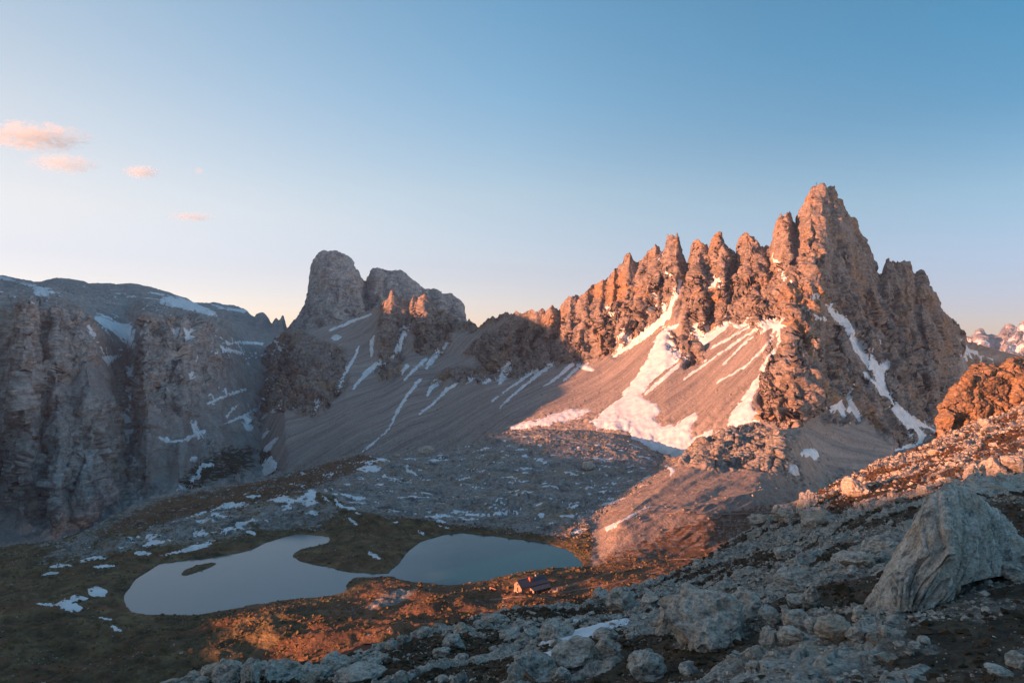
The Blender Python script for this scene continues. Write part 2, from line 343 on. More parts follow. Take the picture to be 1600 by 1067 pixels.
# what is rock and what is scree, outlined on the slope
rk = sstep(1.93, 2.04, Vv) * (1 - sstep(4.9, 5.2, Vv) * 0)
def area(x2, y2, poly, feather=4): return sstep(-feather, feather, poly_sdf(poly, x2, y2))
rk = np.where(X < 1190, rk, rk)
scree_polys = [[(465,512),(560,497),(592,482),(588,560),(580,600),(560,640),(520,655),(505,640),(545,600),(540,545),(500,530)],
               [(634,520),(646,500),(650,560),(640,600),(612,600)], [(690,560),(712,520),(748,516),(795,498),(760,528),(720,556),(700,590)],
               [(1188,502),(1226,502),(1222,525),(1205,560),(1190,600),(1170,590)], [(1058,440),(1070,430),(1062,520),(1040,520)],
               [(1500,525),(1520,538),(1650,560),(1650,720),(1400,770),(1455,690),(1500,600)]]
rock_polys = [[(455,530),(535,545),(530,590),(515,640),(490,655),(465,640),(448,600)], [(590,560),(632,555),(628,585),(600,600),(592,590)],
              [(668,600),(700,575),(760,570),(780,592),(740,600),(690,606)],
              [(1040,520),(1095,520),(1100,560),(1070,575),(1040,545)], [(1226,520),(1260,480),(1300,600),(1262,660),(1222,662),(1176,655),(1196,590)],
              [(1262,620),(1320,600),(1400,640),(1440,690),(1400,700),(1350,660),(1290,665)]]
for p in scree_polys: rk = rk * (1 - area(x2, y2, p, 5))
for p in rock_polys: rk = np.maximum(rk, area(x2, y2, p, 5) * (Vv > 1.02))
rk = np.where(Vv > 5, 1.0, rk)
L3.mask[..., 0] = 1 - rk
L3.mask[..., 1] = area(x2, y2, [(385,690),(428,702),(436,742),(400,765),(385,765)], 10) * .6 * (Vv < 5)
wcl = rk * np.interp(Vv, [0, 3.2, 3.6, 4.0, 4.6, 5, 7], [1, .9, .55, .35, .5, 1, 1])
COUL = [[(1292,474,6),(1303,492,12),(1318,502,16),(1330,520,14),(1338,540,15),(1352,556,16),(1365,572,20),(1374,584,18),(1380,610,14),(1395,630,14),(1412,648,16),(1430,668,18),(1437,684,14),(1429,694,10),(1400,702,6)],[(1374,580,14),(1386,569,9),(1397,564,5)],[(1412,645,8),(1440,662,8),(1468,680,9)],[(1285,632,5),(1298,640,10),(1312,634,11),(1320,650,8)],[(1331,602,5),(1326,624,8),(1335,640,9),(1344,656,6)],[(1062,440,7),(1055,465,10),(1048,480,12),(1044,492,12),(1030,505,13),(1010,520,12),(985,540,10),(960,556,6)]]
couw = np.max([sstep(-5, 2, stroke_sdf(c_, L3.x2, L3.y2)) for c_ in COUL], axis=0) * (Vv < 4.3)
wcl = wcl * (1 - .85 * couw); L3.disp(-couw * 5.0); L3.sync()
cliff_noise(L3, wcl, 80, 3, 13, 0.25, 0.02); L3.sync()
cliff_noise(L3, wcl, 32, 1, 9, 0.15, 0.04)
L3.sync()
cliff_noise(L3, wcl, 12, 7, 1.7, 0.16, 0.22)
L3.sync()
cliff_noise(L3, wcl, 4.5, 9, .7, 0.4, 0.3)
L3.sync()
pk = np.interp(Vv, [3.45, 3.9, 4.0, 5.0, 5.3], [0, .6, 1, 1, 0]) * rk
L3.P[..., 2] += pk * ((.42 - np.abs(pn(L3.P[..., 0] / 17, 0 * Vv, 0 * Vv + .4, 55))) * 13 + (.4 - np.abs(pn(L3.P[..., 0] / 6.5, 0 * Vv, 0 * Vv + .7, 56))) * 6)
L3.sync()
# scree: shallow runnels down the fall line, coarse blocks near the foot
P = L3.P; fd = np.array([-.86, -.5]); cr = P[..., 0] * -fd[1] + P[..., 1] * fd[0]; al = P[..., 0] * fd[0] + P[..., 1] * fd[1]
sc1 = 1 - rk
run = pn(cr / 26, al / 420, 0 * al, 61) * 5 + pn(cr / 9, al / 200, 0 * al, 62) * 1.9 + pn(cr / 3.5, al / 90, 0 * al, 63) * .6
L3.disp((run + fbm(P, 6, 3, 64) * .7) * sc1 * (Vv < 5)); L3.sync()
foot_rub = sstep(1.45, 1.05, Vv) * sc1
L3.disp(np.maximum(fbm(P, 9, 4, 66, gain=.65), -.1) * 6 * foot_rub); L3.sync()
L3.build('mountain', rock_massif)

# ================================================================== the left massif with its cliffs, shelves and plateau
foot5 = [(-100,880,740),(0,870,760),(60,862,790),(80,852,800),(130,842,840),(200,812,880),(280,782,920),(350,768,980),(420,752,1080),(480,748,1180),(580,745,1400)]
lowa5 = [(-100,800,860),(0,780,880),(60,790,860),(80,815,830),(130,812,880),(190,780,960),(215,750,990),(280,740,1000),(350,720,1120),(420,705,1240),(480,700,1300),(580,700,1500)]
mida5 = [(-100,640,905),(0,630,905),(20,615,885),(50,600,925),(100,610,955),(150,620,985),(195,640,1070),(208,640,1090),(225,620,1040),(260,630,1050),(330,640,1180),(380,655,1260),(420,665,1320),(450,670,1400),(580,700,1600)]
topa5 = [(-100,462,980),(0,468,980),(36,474,965),(48,470,960),(58,478,985),(85,470,1050),(120,488,1080),(150,510,1130),(200,545,1300),(212,530,1270),(225,492,1190),(260,488,1220),(290,490,1230),(330,498,1290),(360,520,1400),(385,570,1480),(420,585,1580),(450,600,1650),(580,640,1800)]
shel5 = [(-100,455,1250),(0,456,1300),(80,454,1450),(150,490,1500),(200,512,1560),(230,484,1450),(290,484,1500),(345,494,1600),(360,506,1750),(400,530,1900),(450,535,1950),(580,545,2100)]
rims5 = [(-100,440,1900),(0,441,1900),(60,444,1950),(110,448,2000),(170,452,2000),(235,462,2000),(290,478,2000),(345,490,1950),(365,508,2050),(400,520,2150),(450,525,2200),(580,535,2300)]
crest5 = [(-100,424,2500),(0,430,2500),(20,432,2500),(48,440,2500),(64,441,2500),(78,436,2500),(92,434,2500),(110,435,2500),(132,438,2500),(138,442,2500),(170,444,2500),(205,442,2500),(235,447,2500),(270,458,2550),(290,464,2550),(300,472,2600),(318,473,2700),(335,473,2800),(352,475,2800),(372,478,2800),(385,484,2800),(393,492,2800),(398,494,2800),(402,489,2750),(411,488,2750),(415,492,2750),(421,503,2750),(425,505,2700),(429,498,2700),(432,495,2700),(435,499,2700),(438,497,2700),(441,491,2700),(443,492,2700),(447,508,2700),(452,522,2700),(480,525,2700),(580,525,2700)]
px0, px1, st = -100, 580, 1.5
pxa = np.arange(px0, px1 + st, st)
L5 = Loft(px0, px1, st, [back(foot5, -60, -80, pxa), foot5, lowa5, mida5, topa5, shel5, rims5, crest5, back(crest5, 60, -20, pxa), back(crest5, 800, -300, pxa)], [3, 46, 88, 84, 26, 26, 28, 3, 3], smooth=3)
X, Vv = L5.X, L5.V; x2, y2 = L5.x2, L5.y2
g5 = np.array([(-100,.5),(-60,0),(-20,.7),(12,.2),(36,1.3),(66,0),(92,.8),(110,.3),(140,.9),(172,.5),(200,-.3),(226,.8),(258,.2),(285,.7),(318,.1),(350,.6),(400,0),(450,.5),(580,0)])
wob = fbm(L5.P, 120, 3, 15) * 22
rib = np.interp(X + wob * .6, g5[:, 0], g5[:, 1]) * np.interp(Vv, [1.4, 2.2, 3.6, 4.0, 4.4], [0, 1, 1, .8, 0]) * np.interp(X, [-100, 350, 420], [62, 50, 0])
k = (L5.P[..., 1] - rib) / L5.P[..., 1]; L5.P = L5.P * k[..., None]; L5.sync()
x2, y2 = L5.x2, L5.y2
rk = np.interp(Vv, [0, 1.5, 2.0, 3.9, 4.1, 5.0, 5.5, 6, 9], [.8, .8, 1, 1, .6, .6, .85, .5, .8])
scr5 = [[(-100,750),(-20,770),(40,800),(80,850),(60,870),(-100,890)],[(-100,760),(0,765),(14,800),(30,860),(-100,880)],[(330,515),(440,505),(455,560),(420,600),(385,660),(430,700),(400,745),(340,700),(300,640),(330,600),(360,560)],
        [(215,640),(300,650),(330,720),(260,770),(215,720)],[(140,490),(200,515),(225,530),(200,570),(160,590),(150,540)],[(130,560),(190,590),(180,620),(90,610)]]
for p in scr5: rk = rk * (1 - .85 * area(x2, y2, p, 8))
L5.mask[..., 0] = 1 - rk
L5.mask[..., 1] = area(x2, y2, [(290,725),(350,690),(405,694),(400,745),(300,785),(260,785)], 22) * .62
wc = .25 + .75 * rk; wc = wc * np.interp(Vv, [0, 4, 5, 6, 7, 9], [1, 1, .45, .6, .35, .5])
cliff_noise(L5, wc, 90, 21, 17, 0.3, 0.06); L5.sync()
cliff_noise(L5, wc, 20, 27, 3.6, 0.3, 0.12); L5.sync()
L5.build('mountain', rock_far)

# ================================================================== the twin far towers
crest6 = [(425,545,2400),(440,530,2400),(448,521,2400),(455,508,2400),(463,497,2400),(470,485,2400),(476,472,2400),(481,450,2400),(483,430,2400),(486,415,2400),(490,404,2400),(495,398,2400),(503,394,2400),(512,390,2400),(520,390,2400),(531,393,2400),(540,398,2400),(547,404,2400),(553,410,2400),(554,414,2400),(561,421,2400),(563,430,2400),(568,436,2420),(573,440,2450),(576,434,2470),(577,422,2480),(582,418,2490),(590,415,2500),(596,417,2500),(604,420,2500),(616,420,2500),(625,421,2500),(633,426,2500),(640,432,2500),(648,441,2500),(656,448,2500),(664,452,2500),(674,452,2500),(678,451,2500),(686,456,2500),(693,458,2500),(702,456,2500),(712,462,2500),(720,468,2500),(724,480,2500),(727,500,2500),(735,520,2500),(760,560,2500)]
base6 = [(425,560,2250),(445,530,2250),(480,530,2200),(560,530,2180),(600,530,2250),(700,530,2250),(760,570,2350)]
mid6 = [(425,552,2300),(445,525,2300),(470,500,2300),(485,470,2290),(510,455,2250),(530,455,2240),(560,460,2290),(573,470,2400),(590,465,2360),(640,470,2340),(690,480,2350),(720,500,2400),(760,565,2450)]
px0, px1, st = 425, 760, 1.5
pxa = np.arange(px0, px1 + st, st)
L6 = Loft(px0, px1, st, [back(base6, -150, -150, pxa), base6, mid6, crest6, back(crest6, 80, -25, pxa), back(crest6, 500, -400, pxa)], [3, 55, 70, 6, 6], smooth=2)
L6.mask[..., 0] = 0
X, Vv = L6.X, L6.V
g6 = np.array([(425,0),(470,.6),(482,.2),(505,1),(540,.5),(556,.8),(573,-.6),(586,.7),(606,.2),(640,.8),(668,.2),(690,.9),(705,.3),(718,.7),(760,0)])
rib = np.interp(X + fbm(L6.P, 160, 2, 36) * 14, g6[:, 0], g6[:, 1]) * np.interp(Vv, [1, 1.5, 2.5, 3, 4], [.5, 1, .9, .5, .4]) * 60
k = (L6.P[..., 1] - rib) / L6.P[..., 1]; L6.P = L6.P * k[..., None]; L6.sync()
cliff_noise(L6, np.interp(Vv, [0, 2.6, 3, 5], [1, .9, .35, 1]), 80, 41, 18, 0.3, .15); L6.sync()
cliff_noise(L6, np.interp(Vv, [0, 3, 5], [1, .6, 1]), 24, 47, 5, 0.4, .3)
L6.build('mountain', rock_far)

# ================================================================== the snowy range at the right edge
crest7 = [(1490,545,5200),(1505,530,5200),(1515,524,5200),(1522,522,5200),(1528,513,5200),(1532,512,5200),(1537,519,5200),(1543,523,5200),(1550,521,5200),(1556,523,5200),(1562,521,5200),(1564,513,5200),(1569,508,5200),(1578,507,5200),(1584,509,5200),(1588,513,5200),(1593,509,5200),(1600,507,5200),(1612,502,5200),(1630,512,5200),(1660,520,5200)]
base7 = [(1490,600,4300),(1560,600,4300),(1660,600,4300)]
px0, px1, st = 1490, 1660, 1.6
pxa = np.arange(px0, px1 + st, st)
L7 = Loft(px0, px1, st, [base7, crest7, back(crest7, 300, -200, pxa)], [100, 4], smooth=1)
wv = np.interp(L7.V, [0, .9, 1, 2], [1, 1, .3, 1])
cliff_noise(L7, wv, 260, 71, 60, .6, .1); L7.sync(); cliff_noise(L7, wv, 60, 73, 14, .6, .2); L7.sync()
L7.mask[..., 0] = 0
L7.build('mountain', rock_far)

# ================================================================== the lake basin, its rock fields and the red spur
LAKE_Z = -120.0
def lake_world(poly): 
    a = np.array(poly, float); D = -LAKE_Z * F / (a[:, 1] - CY); return np.stack([(a[:, 0] - CX) / F * D, D], -1)
lakeA = [(193,938),(197,926),(208,908),(222,893),(228,884),(245,881),(268,878),(290,876),(312,874),(340,870),(362,866),(395,858),(415,848),(440,840),(455,836),(470,834),(500,836),(514,838),(517,842),(512,848),(495,853),(472,858),(460,864),(458,870),(466,875),(480,880),(500,884),(520,888),(545,894),(575,896),(600,896),(612,897),(615,900),(600,901),(575,902),(552,903),(545,908),(542,914),(540,924),(525,929),(500,932),(460,936),(430,939),(390,946),(350,953),(320,959),(290,961),(250,961),(225,960),(205,955),(196,948)]
lakeB = [(605,898),(612,890),(622,881),(630,872),(635,865),(645,855),(658,846),(675,840),(700,834),(720,832),(740,834),(770,837),(800,841),(850,848),(880,856),(895,864),(904,872),(910,880),(909,886),(880,887),(850,889),(830,891),(800,896),(780,901),(765,906),(745,909),(720,913),(700,914),(680,912),(655,911),(640,908),(625,905)]
islet = [(283,895),(290,889),(305,884),(322,880),(335,878),(339,880),(328,886),(312,892),(298,897),(286,899)]
near2 = [(-110,1150,225),(0,1120,226),(300,1110,230),(600,1030,245),(900,975,265),(1000,950,275),(1100,905,300),(1300,840,360),(1440,800,420)]
shore2 = [(-110,985,278),(0,985,280),(100,970,290),(200,963,298),(300,963,298),(400,945,310),(520,930,322),(580,905,343),(640,910,338),(700,914,334),(760,908,338),(830,897,345),(900,890,352),(960,885,358),(1040,872,375),(1100,862,385),(1180,830,420),(1240,802,470),(1300,790,500),(1440,765,600)]
far2 = [(-110,892,378),(0,886,385),(100,882,380),(200,874,380),(300,866,388),(350,862,395),(430,837,420),(500,836,424),(560,842,416),(620,850,408),(660,842,415),(740,833,424),(850,848,407),(900,862,392),(930,860,395),(970,850,410),(1040,842,425),(1100,830,440),(1180,805,470),(1240,795,500),(1300,790,530),(1440,768,640)]
mid2 = [(-110,882,415),(0,866,428),(60,858,436),(140,842,440),(200,826,448),(260,812,455),(330,798,468),(400,792,470),(440,785,474),(480,781,478),(520,786,474),(560,800,464),(620,815,452),(700,812,456),(760,812,456),(830,822,440),(900,818,440),(930,806,452),(960,788,475),(1010,765,500),(1060,745,520),(1110,738,530),(1160,735,535),(1195,722,540),(1215,708,540),(1228,730,538),(1245,758,545),(1300,790,570),(1440,772,660)]
edge2 = [(-110,885,445),(0,868,456),(60,861,462),(110,850,470),(140,834,478),(180,808,495),(230,785,522),(265,774,540),(300,768,548),(350,760,565),(400,754,584),(440,742,612),(470,734,636),(500,726,662),(530,716,695),(560,711,712),(590,713,716),(620,712,722),(680,706,762),(710,702,775),(740,692,806),(770,680,835),(800,674,850),(850,669,858),(900,670,850),(960,676,828),(1000,690,790),(1030,712,740),(1050,716,660),(1065,712,628),(1085,700,618),(1098,684,616),(1112,680,618),(1126,671,622),(1140,668,626),(1165,665,634),(1185,664,640),(1205,672,650),(1230,670,664),(1250,668,668),(1290,730,640),(1310,765,625),(1440,775,690)]
px0, px1, st = -110, 1440, 1.45
pxa = np.arange(px0, px1 + st, st)
L2 = Loft(px0, px1, st, [near2, shore2, far2, mid2, edge2, back(edge2, 40, -22, pxa), back(edge2, 160, -120, pxa)], [58, 62, 62, 92, 4, 3], smooth=4)
X, Vv = L2.X, L2.V; P = L2.P; x2, y2 = L2.x2, L2.y2
spur = area(x2, y2, [(925,880),(930,800),(1000,755),(1050,718),(1100,676),(1200,655),(1270,660),(1290,800),(1100,870)], 14)
spur_rock = area(x2, y2, [(1075,705),(1100,676),(1190,655),(1205,690),(1235,700),(1260,790),(1215,780),(1190,770),(1150,765),(1120,770),(1085,760),(1060,740)], 8)
bed = area(x2, y2, [(572,955),(590,940),(625,925),(650,922),(645,935),(615,950),(580,962)], 4)
rockf = area(x2, y2, [(300,768),(470,728),(560,706),(700,698),(800,665),(1010,668),(1060,720),(1000,775),(940,812),(905,840),(850,838),(740,822),(620,812),(560,800),(520,780),(440,780),(330,790)], 10)
shelf = area(x2, y2, [(60,864),(200,828),(330,800),(480,788),(530,800),(500,826),(440,830),(350,850),(200,866),(60,882)], 20) * sstep(-.5, .05, fbm(P, 30, 4, 86, gain=.6))
rockf = np.maximum(rockf, shelf * .75)
ridgeL = area(x2, y2, [(100,850),(230,780),(400,748),(560,706),(620,710),(560,740),(460,775),(400,790),(300,812),(180,835)], 10)
# undulation, knolls and turf ribs
P[..., 2] += fbm(P, 80, 3, 81) * 9 * np.interp(X, [820, 900, 1150, 1440], [1, .25, .4, 1]) * np.interp(Vv, [0, 1, 2, 3, 4], [1, .8, .6, 1, .6]) * (1 - spur * .6)
P[..., 2] += fbm(P * np.array([1, 1.4, 1]), 30, 4, 82, ridged=True) * 3.6 * np.interp(X, [820, 900, 1150, 1440], [1, .3, .4, 1]) * (1 - spur) * np.interp(Vv, [0, 1, 1.6, 2.4, 4], [1, .55, .3, .9, 1])
sflank = np.clip(poly_sdf([(918,905),(926,830),(945,795),(1000,752),(1050,712),(1092,672),(1140,640),(1300,640),(1320,800),(1150,905)], x2, y2), 0, 60)
P[..., 2] += sflank / 60 * 20 * np.interp(Vv, [1, 1.6, 3.2, 4.0], [0, 1, .65, 0])
def knoll(px, py, D, r, h):
    W = world(px, py, D); d2 = ((P[..., 0] - W[0]) ** 2 + (P[..., 1] - W[1]) ** 2) / r ** 2; P[..., 2] += h * np.exp(-d2)
knoll(540, 862, 385, 24, 4.5); knoll(600, 850, 400, 16, 2.5); knoll(690, 945, 305, 28, 3.0); knoll(480, 790, 470, 26, 5); knoll(400, 800, 455, 20, 3)
# lakes
la, lb, li = lake_world(lakeA), lake_world(lakeB), lake_world(islet)
sel = (P[..., 1] < 480) & (P[..., 0] < 120)
wx = P[..., 0][sel] + fbm(P[sel], 9, 3, 84) * 1.3; wy = P[..., 1][sel] + fbm(P[sel], 9, 3, 85) * 2.0
sd = np.maximum(poly_sdf(la, wx, wy), poly_sdf(lb, wx, wy)); sd = np.minimum(sd, -poly_sdf(li, wx, wy) )
z = P[..., 2][sel]
rise = np.clip(-sd, 0, None)
dz = z - (LAKE_Z + .35)
hi = LAKE_Z + .3 + np.minimum(rise * .12, 1.0) - np.maximum(rise - 25, 0) * .3
zz = np.where(sd > 0, LAKE_Z - np.minimum(sd * .35 + .3, 4), np.maximum(hi, LAKE_Z + .35 + dz * sstep(0, 34, rise)) )
kx = sstep(125, 62, P[..., 0][sel]) * np.maximum(sstep(480, 452, P[..., 1][sel]), sd > -12); P[..., 2][sel] = z + (zz - z) * kx
L2.sync()
# rock: spur crags, broken fields of boulders
P = L2.P
land = np.ones(P.shape[:2]); land[sel] = sstep(0, 5, -sd); land2 = np.ones(P.shape[:2]); land2[sel] = sstep(4, 30, -sd)
cliff_noise(L2, spur_rock * .95, 26, 91, 6.0, .16, .05); L2.sync(); cliff_noise(L2, spur_rock, 7, 92, 1.2, .2, .1); L2.sync()
blk = fbm(L2.P, 7, 5, 93, gain=.68); blk = np.maximum(blk, -.12)
patch = sstep(-.15, .25, fbm(L2.P, 40, 3, 94))
farv = sstep(2.0, 2.5, Vv)
wr = np.clip(bed * .5 + rockf * (.45 + .55 * patch) + ridgeL * .4 + farv * .3 * patch * (1 - spur), 0, 1.2)
fq, jq = facet(L2.P, 5.5, 95); L2.disp((blk * 3.6 + fq * 1.3) * wr * land)
L2.disp((fbm(L2.P, 3.2, 3, 96) * .35 + pn(L2.P[..., 0] / 5 + L2.P[..., 1] / 9, L2.P[..., 1] / 5, 0 * Vv, 97) * .35) * land * (1 - spur))
# spur runnels
P = L2.P; fd = np.array([-.75, -.66]); cr = P[..., 0] * -fd[1] + P[..., 1] * fd[0]; al = P[..., 0] * fd[0] + P[..., 1] * fd[1]
L2.disp((pn(cr / 14, al / 90, 0 * al, 98) * 2.6 + pn(cr / 5, al / 40, 0 * al, 99) * 1.2 + (1 - 2 * np.abs(pn(cr / 2.5, al / 14, 0 * al, 100))) * .5) * spur)
rusta = area(L2.x2, L2.y2, [(440,1000),(530,940),(600,895),(660,912),(800,905),(920,890),(1100,855),(1150,880),(1000,960),(860,1000),(600,1060),(300,1120),(380,1040)], 25)
L2.disp((1 - .6 * rusta) * (fbm(L2.P * np.array([.5, 1, 1]), 17, 3, 108, ridged=True) * 2.2 * land2 + fbm(L2.P * np.array([.4, 1, 1]), 6.5, 4, 104, ridged=True, gain=.6) * 1.0 + fbm(L2.P, 2.2, 3, 105, gain=.6) * .35) * land * (1 - spur) * (1 - rockf) * np.interp(Vv, [0, 3, 4], [1, 1, .4]))
L2.sync()
x2, y2 = L2.x2, L2.y2
n1 = fbm(L2.P, 30, 4, 101)
L2.mask[..., 0] = np.clip(spur * (1 - spur_rock) * 1.0 + .3 * rockf * (n1 > .1), 0, 1)
turf = np.clip(1 - rockf * 1.0 - spur * 1.2 - bed * 1.5, 0, 1) * np.interp(Vv, [0, 2, 3, 4], [1, .95, .75, .3])
rust = area(x2, y2, [(440,1000),(530,940),(600,895),(660,912),(800,905),(920,890),(1100,855),(1150,880),(1000,960),(860,1000),(600,1060),(300,1120),(380,1040)], 18)
rust2 = area(x2, y2, [(925,870),(1000,840),(1100,800),(1240,775),(1280,800),(1100,890),(940,900)], 16)
pen = area(x2, y2, [(460,866),(520,855),(600,862),(625,885),(560,895),(470,882)], 8) * .5
tan_ = area(x2, y2, [(130,840),(260,775),(400,752),(560,708),(610,716),(540,745),(440,780),(330,800),(180,835)], 12) * .8
patch2 = sstep(-.05, .3, fbm(L2.P @ np.array([[.9, -.35, 0], [.15, 1, 0], [0, 0, 1]]) * np.array([.35, 1.3, 1]), 20, 4, 103, gain=.6)) * .7 * (Vv < 3)
L2.mask[..., 2] = np.clip(np.maximum.reduce([rust * .95 * (1 - bed), rust2 * .55, pen, tan_, patch2 * turf, spur * .30]), 0, 1)
L2.mask[..., 1] = np.clip(turf + np.maximum(0, pen - .2), 0, 1)
L2.build('terrain', rock_basin)

# ================================================================== the near slope
crest1 = [(-130,1180,54),(100,1130,57),(200,1098,59),(280,1068,61),(330,1052,62),(372,1048,64),(400,1042,66),(450,1036,68),(500,1036,71),(540,1027,74),(580,1016,77),(600,1006,80),(640,994,84),(670,985,86),(700,978,89),(740,966,93),(800,955,97),(830,951,99),(860,953,102),(900,945,107),(950,936,112),(990,922,115),(1040,900,120),(1090,875,126),(1130,850,132),(1170,830,138),(1200,810,142),(1240,790,148),(1262,775,152),(1300,756,162),(1340,738,175),(1380,721,188),(1440,697,212),(1480,678,228),(1510,668,236),(1540,656,245),(1570,644,255),(1600,632,262),(1640,618,270),(1730,590,285)]
n3 = [(-130,1200,52),(100,1145,54),(200,1115,56),(300,1066,60),(400,1056,62),(500,1046,67),(600,1022,75),(700,1000,80),(800,985,84),(900,972,88),(1000,945,92),(1100,905,97),(1200,862,100),(1300,820,102),(1400,780,104),(1500,750,103),(1600,735,100),(1730,720,100)]
n2 = [(-130,1230,48),(100,1170,50),(200,1140,52),(300,1078,57),(400,1070,57),(500,1062,60),(600,1048,61),(700,1030,62),(800,1015,63),(900,996,63),(1000,980,62),(1100,960,61),(1200,935,59),(1300,905,57),(1400,878,55),(1500,862,53),(1600,852,51),(1730,832,50)]
n1_ = [(-130,1290,38),(100,1220,40),(300,1110,48),(500,1090,46),(800,1078,36),(1000,1078,31),(1200,1078,26),(1500,1078,22),(1730,1078,19)]
px0, px1, st = -130, 1730, 1.65
pxa = np.arange(px0, px1 + st, st)
r0 = fixed_z(pxa, np.full(len(pxa), 3.0), -2.6)
c1 = np.interp(pxa, [c[0] for c in crest1], [c[2] for c in crest1]); 
L1 = Loft(px0, px1, st, [r0, n1_, n2, n3, crest1, back(crest1, 14, -6, pxa), back(crest1, 70, -45, pxa), fixed_z(pxa, c1 + 190, -190.)], [8, 116, 100, 84, 6, 6, 3], smooth=4)
X, Vv = L1.X, L1.V; P = L1.P
fade = np.interp(Vv, [0, .9, 1.2, 7], [0, .3, 1, 1])
P[..., 2] += (fbm(P, 26, 3, 111) * 2.2 + fbm(P, 8, 3, 112) * .55) * fade * np.interp(Vv, [0, 3.2, 4, 5], [1, 1, .35, .6])
L1.sync()
# rock ribs that crop out along the strike, running down to the left
sd_ = np.array([.80, .60]); P = L1.P
u = P[..., 0] * sd_[0] + P[..., 1] * sd_[1]; v = -P[..., 0] * sd_[1] + P[..., 1] * sd_[0]
UV = np.stack([u, v, P[..., 2]], -1); UV[..., 1] += fbm(P, 9, 3, 110) * 3
band = pn(u / 22, UV[..., 1] / 6.0, 0 * u, 113) + .6 * pn(u / 9, UV[..., 1] / 2.6, 0 * u, 114)
rockw = np.interp(X, [200, 600, 900, 1250, 1500, 1730], [-.22, -.2, -.08, -.05, -.12, -.14]) + np.interp(Vv, [1, 1.6, 2.5, 4], [-.06, .0, .04, .04])
rockm = sstep(-.02, .10, band * .9 + rockw * 1.0 + fbm(P, 7, 4, 116, gain=.6) * .45)
nsn = np.maximum(area(L1.x2, L1.y2, [(835,1012),(868,990),(915,979),(958,968),(990,964),(982,978),(936,1000),(872,1014)], 3), area(L1.x2, L1.y2, [(830,1036),(848,1019),(876,1011),(872,1028),(856,1040)], 3)); rockm = rockm * (1 - nsn)
q = np.stack([u / 2.4, v, P[..., 2] * 1.3], -1)
fa, ja = facet(q, 2.2, 121, 1.0, 1.3); fb, jb = facet(q, .8, 122, 1.0, 1.3)
sc_ = np.interp(P[..., 1], [20, 60, 200], [.55, 1.0, 2.0])
L1.disp(rockm * (.22 + fa * .34 + fb * .24 - (1 - ja) * .14 - (1 - jb) * .10 + fbm(P, 1.1, 4, 117, gain=.6) * .08) * fade * sc_)
L1.sync()
P = L1.P
fc, jc = facet(P, .55, 123, 1.0, 1.2)
L1.disp((fbm(P, .9, 4, 118, gain=.62) * .10 + fc * .07 * (1 - rockm)) * fade * np.interp(P[..., 1], [20, 50, 200], [.6, 1, 2.4])); L1.sync()
grav = sstep(.0, .3, fbm(P, 9, 4, 119, gain=.6) * 1.3 + np.interp(X, [600, 1000, 1300, 1700], [-.25, -.05, .1, .0]))
L1.mask[..., 0] = np.clip(grav * .9, 0, 1) * (1 - rockm * .9)
L1.mask[..., 1] = np.clip(1 - rockm * 1.2 - grav * .75, 0, 1)
hill = sstep(2.7, 3.6, Vv) * sstep(1150, 1400, X)
L1.mask[..., 2] = np.clip((1 - rockm * 1.2) * (hill * .9 + .4 * sstep(.1, .4, fbm(P, 12, 3, 120))), 0, 1) * .75
L1.build('near_slope', rock_near)

# ================================================================== unseen ridge to the west, added and shaped to shade the basin
# crest height fitted to the wanted shadow edges, across the light (s) at 420 m up-sun
west = [(-1500,120),(-600,90),(-260,40),(-120,6),(-40,-4),(0,-2),(30,-3),(46,-5),(59,-12),(70,-16),(85,-18),(105,-22),(120,-32),(150,-80),(200,-106),(250,-110),(265,-111.5),(283,-112),(321,-111),(330,-104),(337,-95),(354,-91),(374,-82),(393,-74),(424,-62),(451,-64),(521,-69),(565,-71),(618,-68),(656,-70),(770,-70),(784,-70),(806,-52),(830,-27),(855,-9),(900,8),(950,50),(1004,94),(1071,112),(1163,138),(1283,132),(1347,112),(1385,112),(1420,122),(1500,160),(1600,260),(1800,350),(2100,400),(3200,400)]
ws = np.arange(-1500, 3200, 7.0); wt = np.concatenate([np.linspace(-1500, -520, 30), np.linspace(-500, -340, 26), np.linspace(-325, 0, 20)])
TR = -420
WT, WS = np.meshgrid(wt, ws)
hc = np.interp(WS, [a for a, b in west], [b for a, b in west]) + TE * -TR
low = np.interp(WS, [100, 160, 600, 850], [-80, -155, -155, -340])
dd = np.abs(WT - TR)
hh = hc - (hc - low) * (1 - np.exp(-(dd / 170.) ** 1.6)) * (WT > TR) - (hc - low) * .6 * (1 - np.exp(-(dd / 500.) ** 1.6)) * (WT <= TR)
PW = np.stack([WT * LH[0] + WS * LP[0], WT * LH[1] + WS * LP[1], hh], -1)
PW[..., 2] += (fbm(PW, 60, 4, 131) * 4 + fbm(PW, 14, 4, 132) * 1.6) * np.interp(WS, [0, 60, 150, 3000], [.3, .4, 1, 1])
# keep clear of the camera, of its hill and of the view
az = PW[..., 0] / np.maximum(PW[..., 1], 1)
inview = (PW[..., 1] > 0) & (az > -.86)
r = np.hypot(PW[..., 0], PW[..., 1])
PW[..., 2] = np.where(r < 70, np.minimum(PW[..., 2], -12), PW[..., 2])
PW[..., 2] = np.where(inview, np.minimum(PW[..., 2], -230), PW[..., 2])
i = grid_faces(*PW.shape[:2])
ok = ~inview.ravel()[i].any(1)
msk = np.zeros((PW.shape[0] * PW.shape[1], 4), np.float32); msk[:, 1] = .6; msk[:, 3] = 1
put('shade_hills', mesh_from('shade_hills', PW.reshape(-1, 3), i[ok][:, ::-1], rock_far, msk), 'structure')

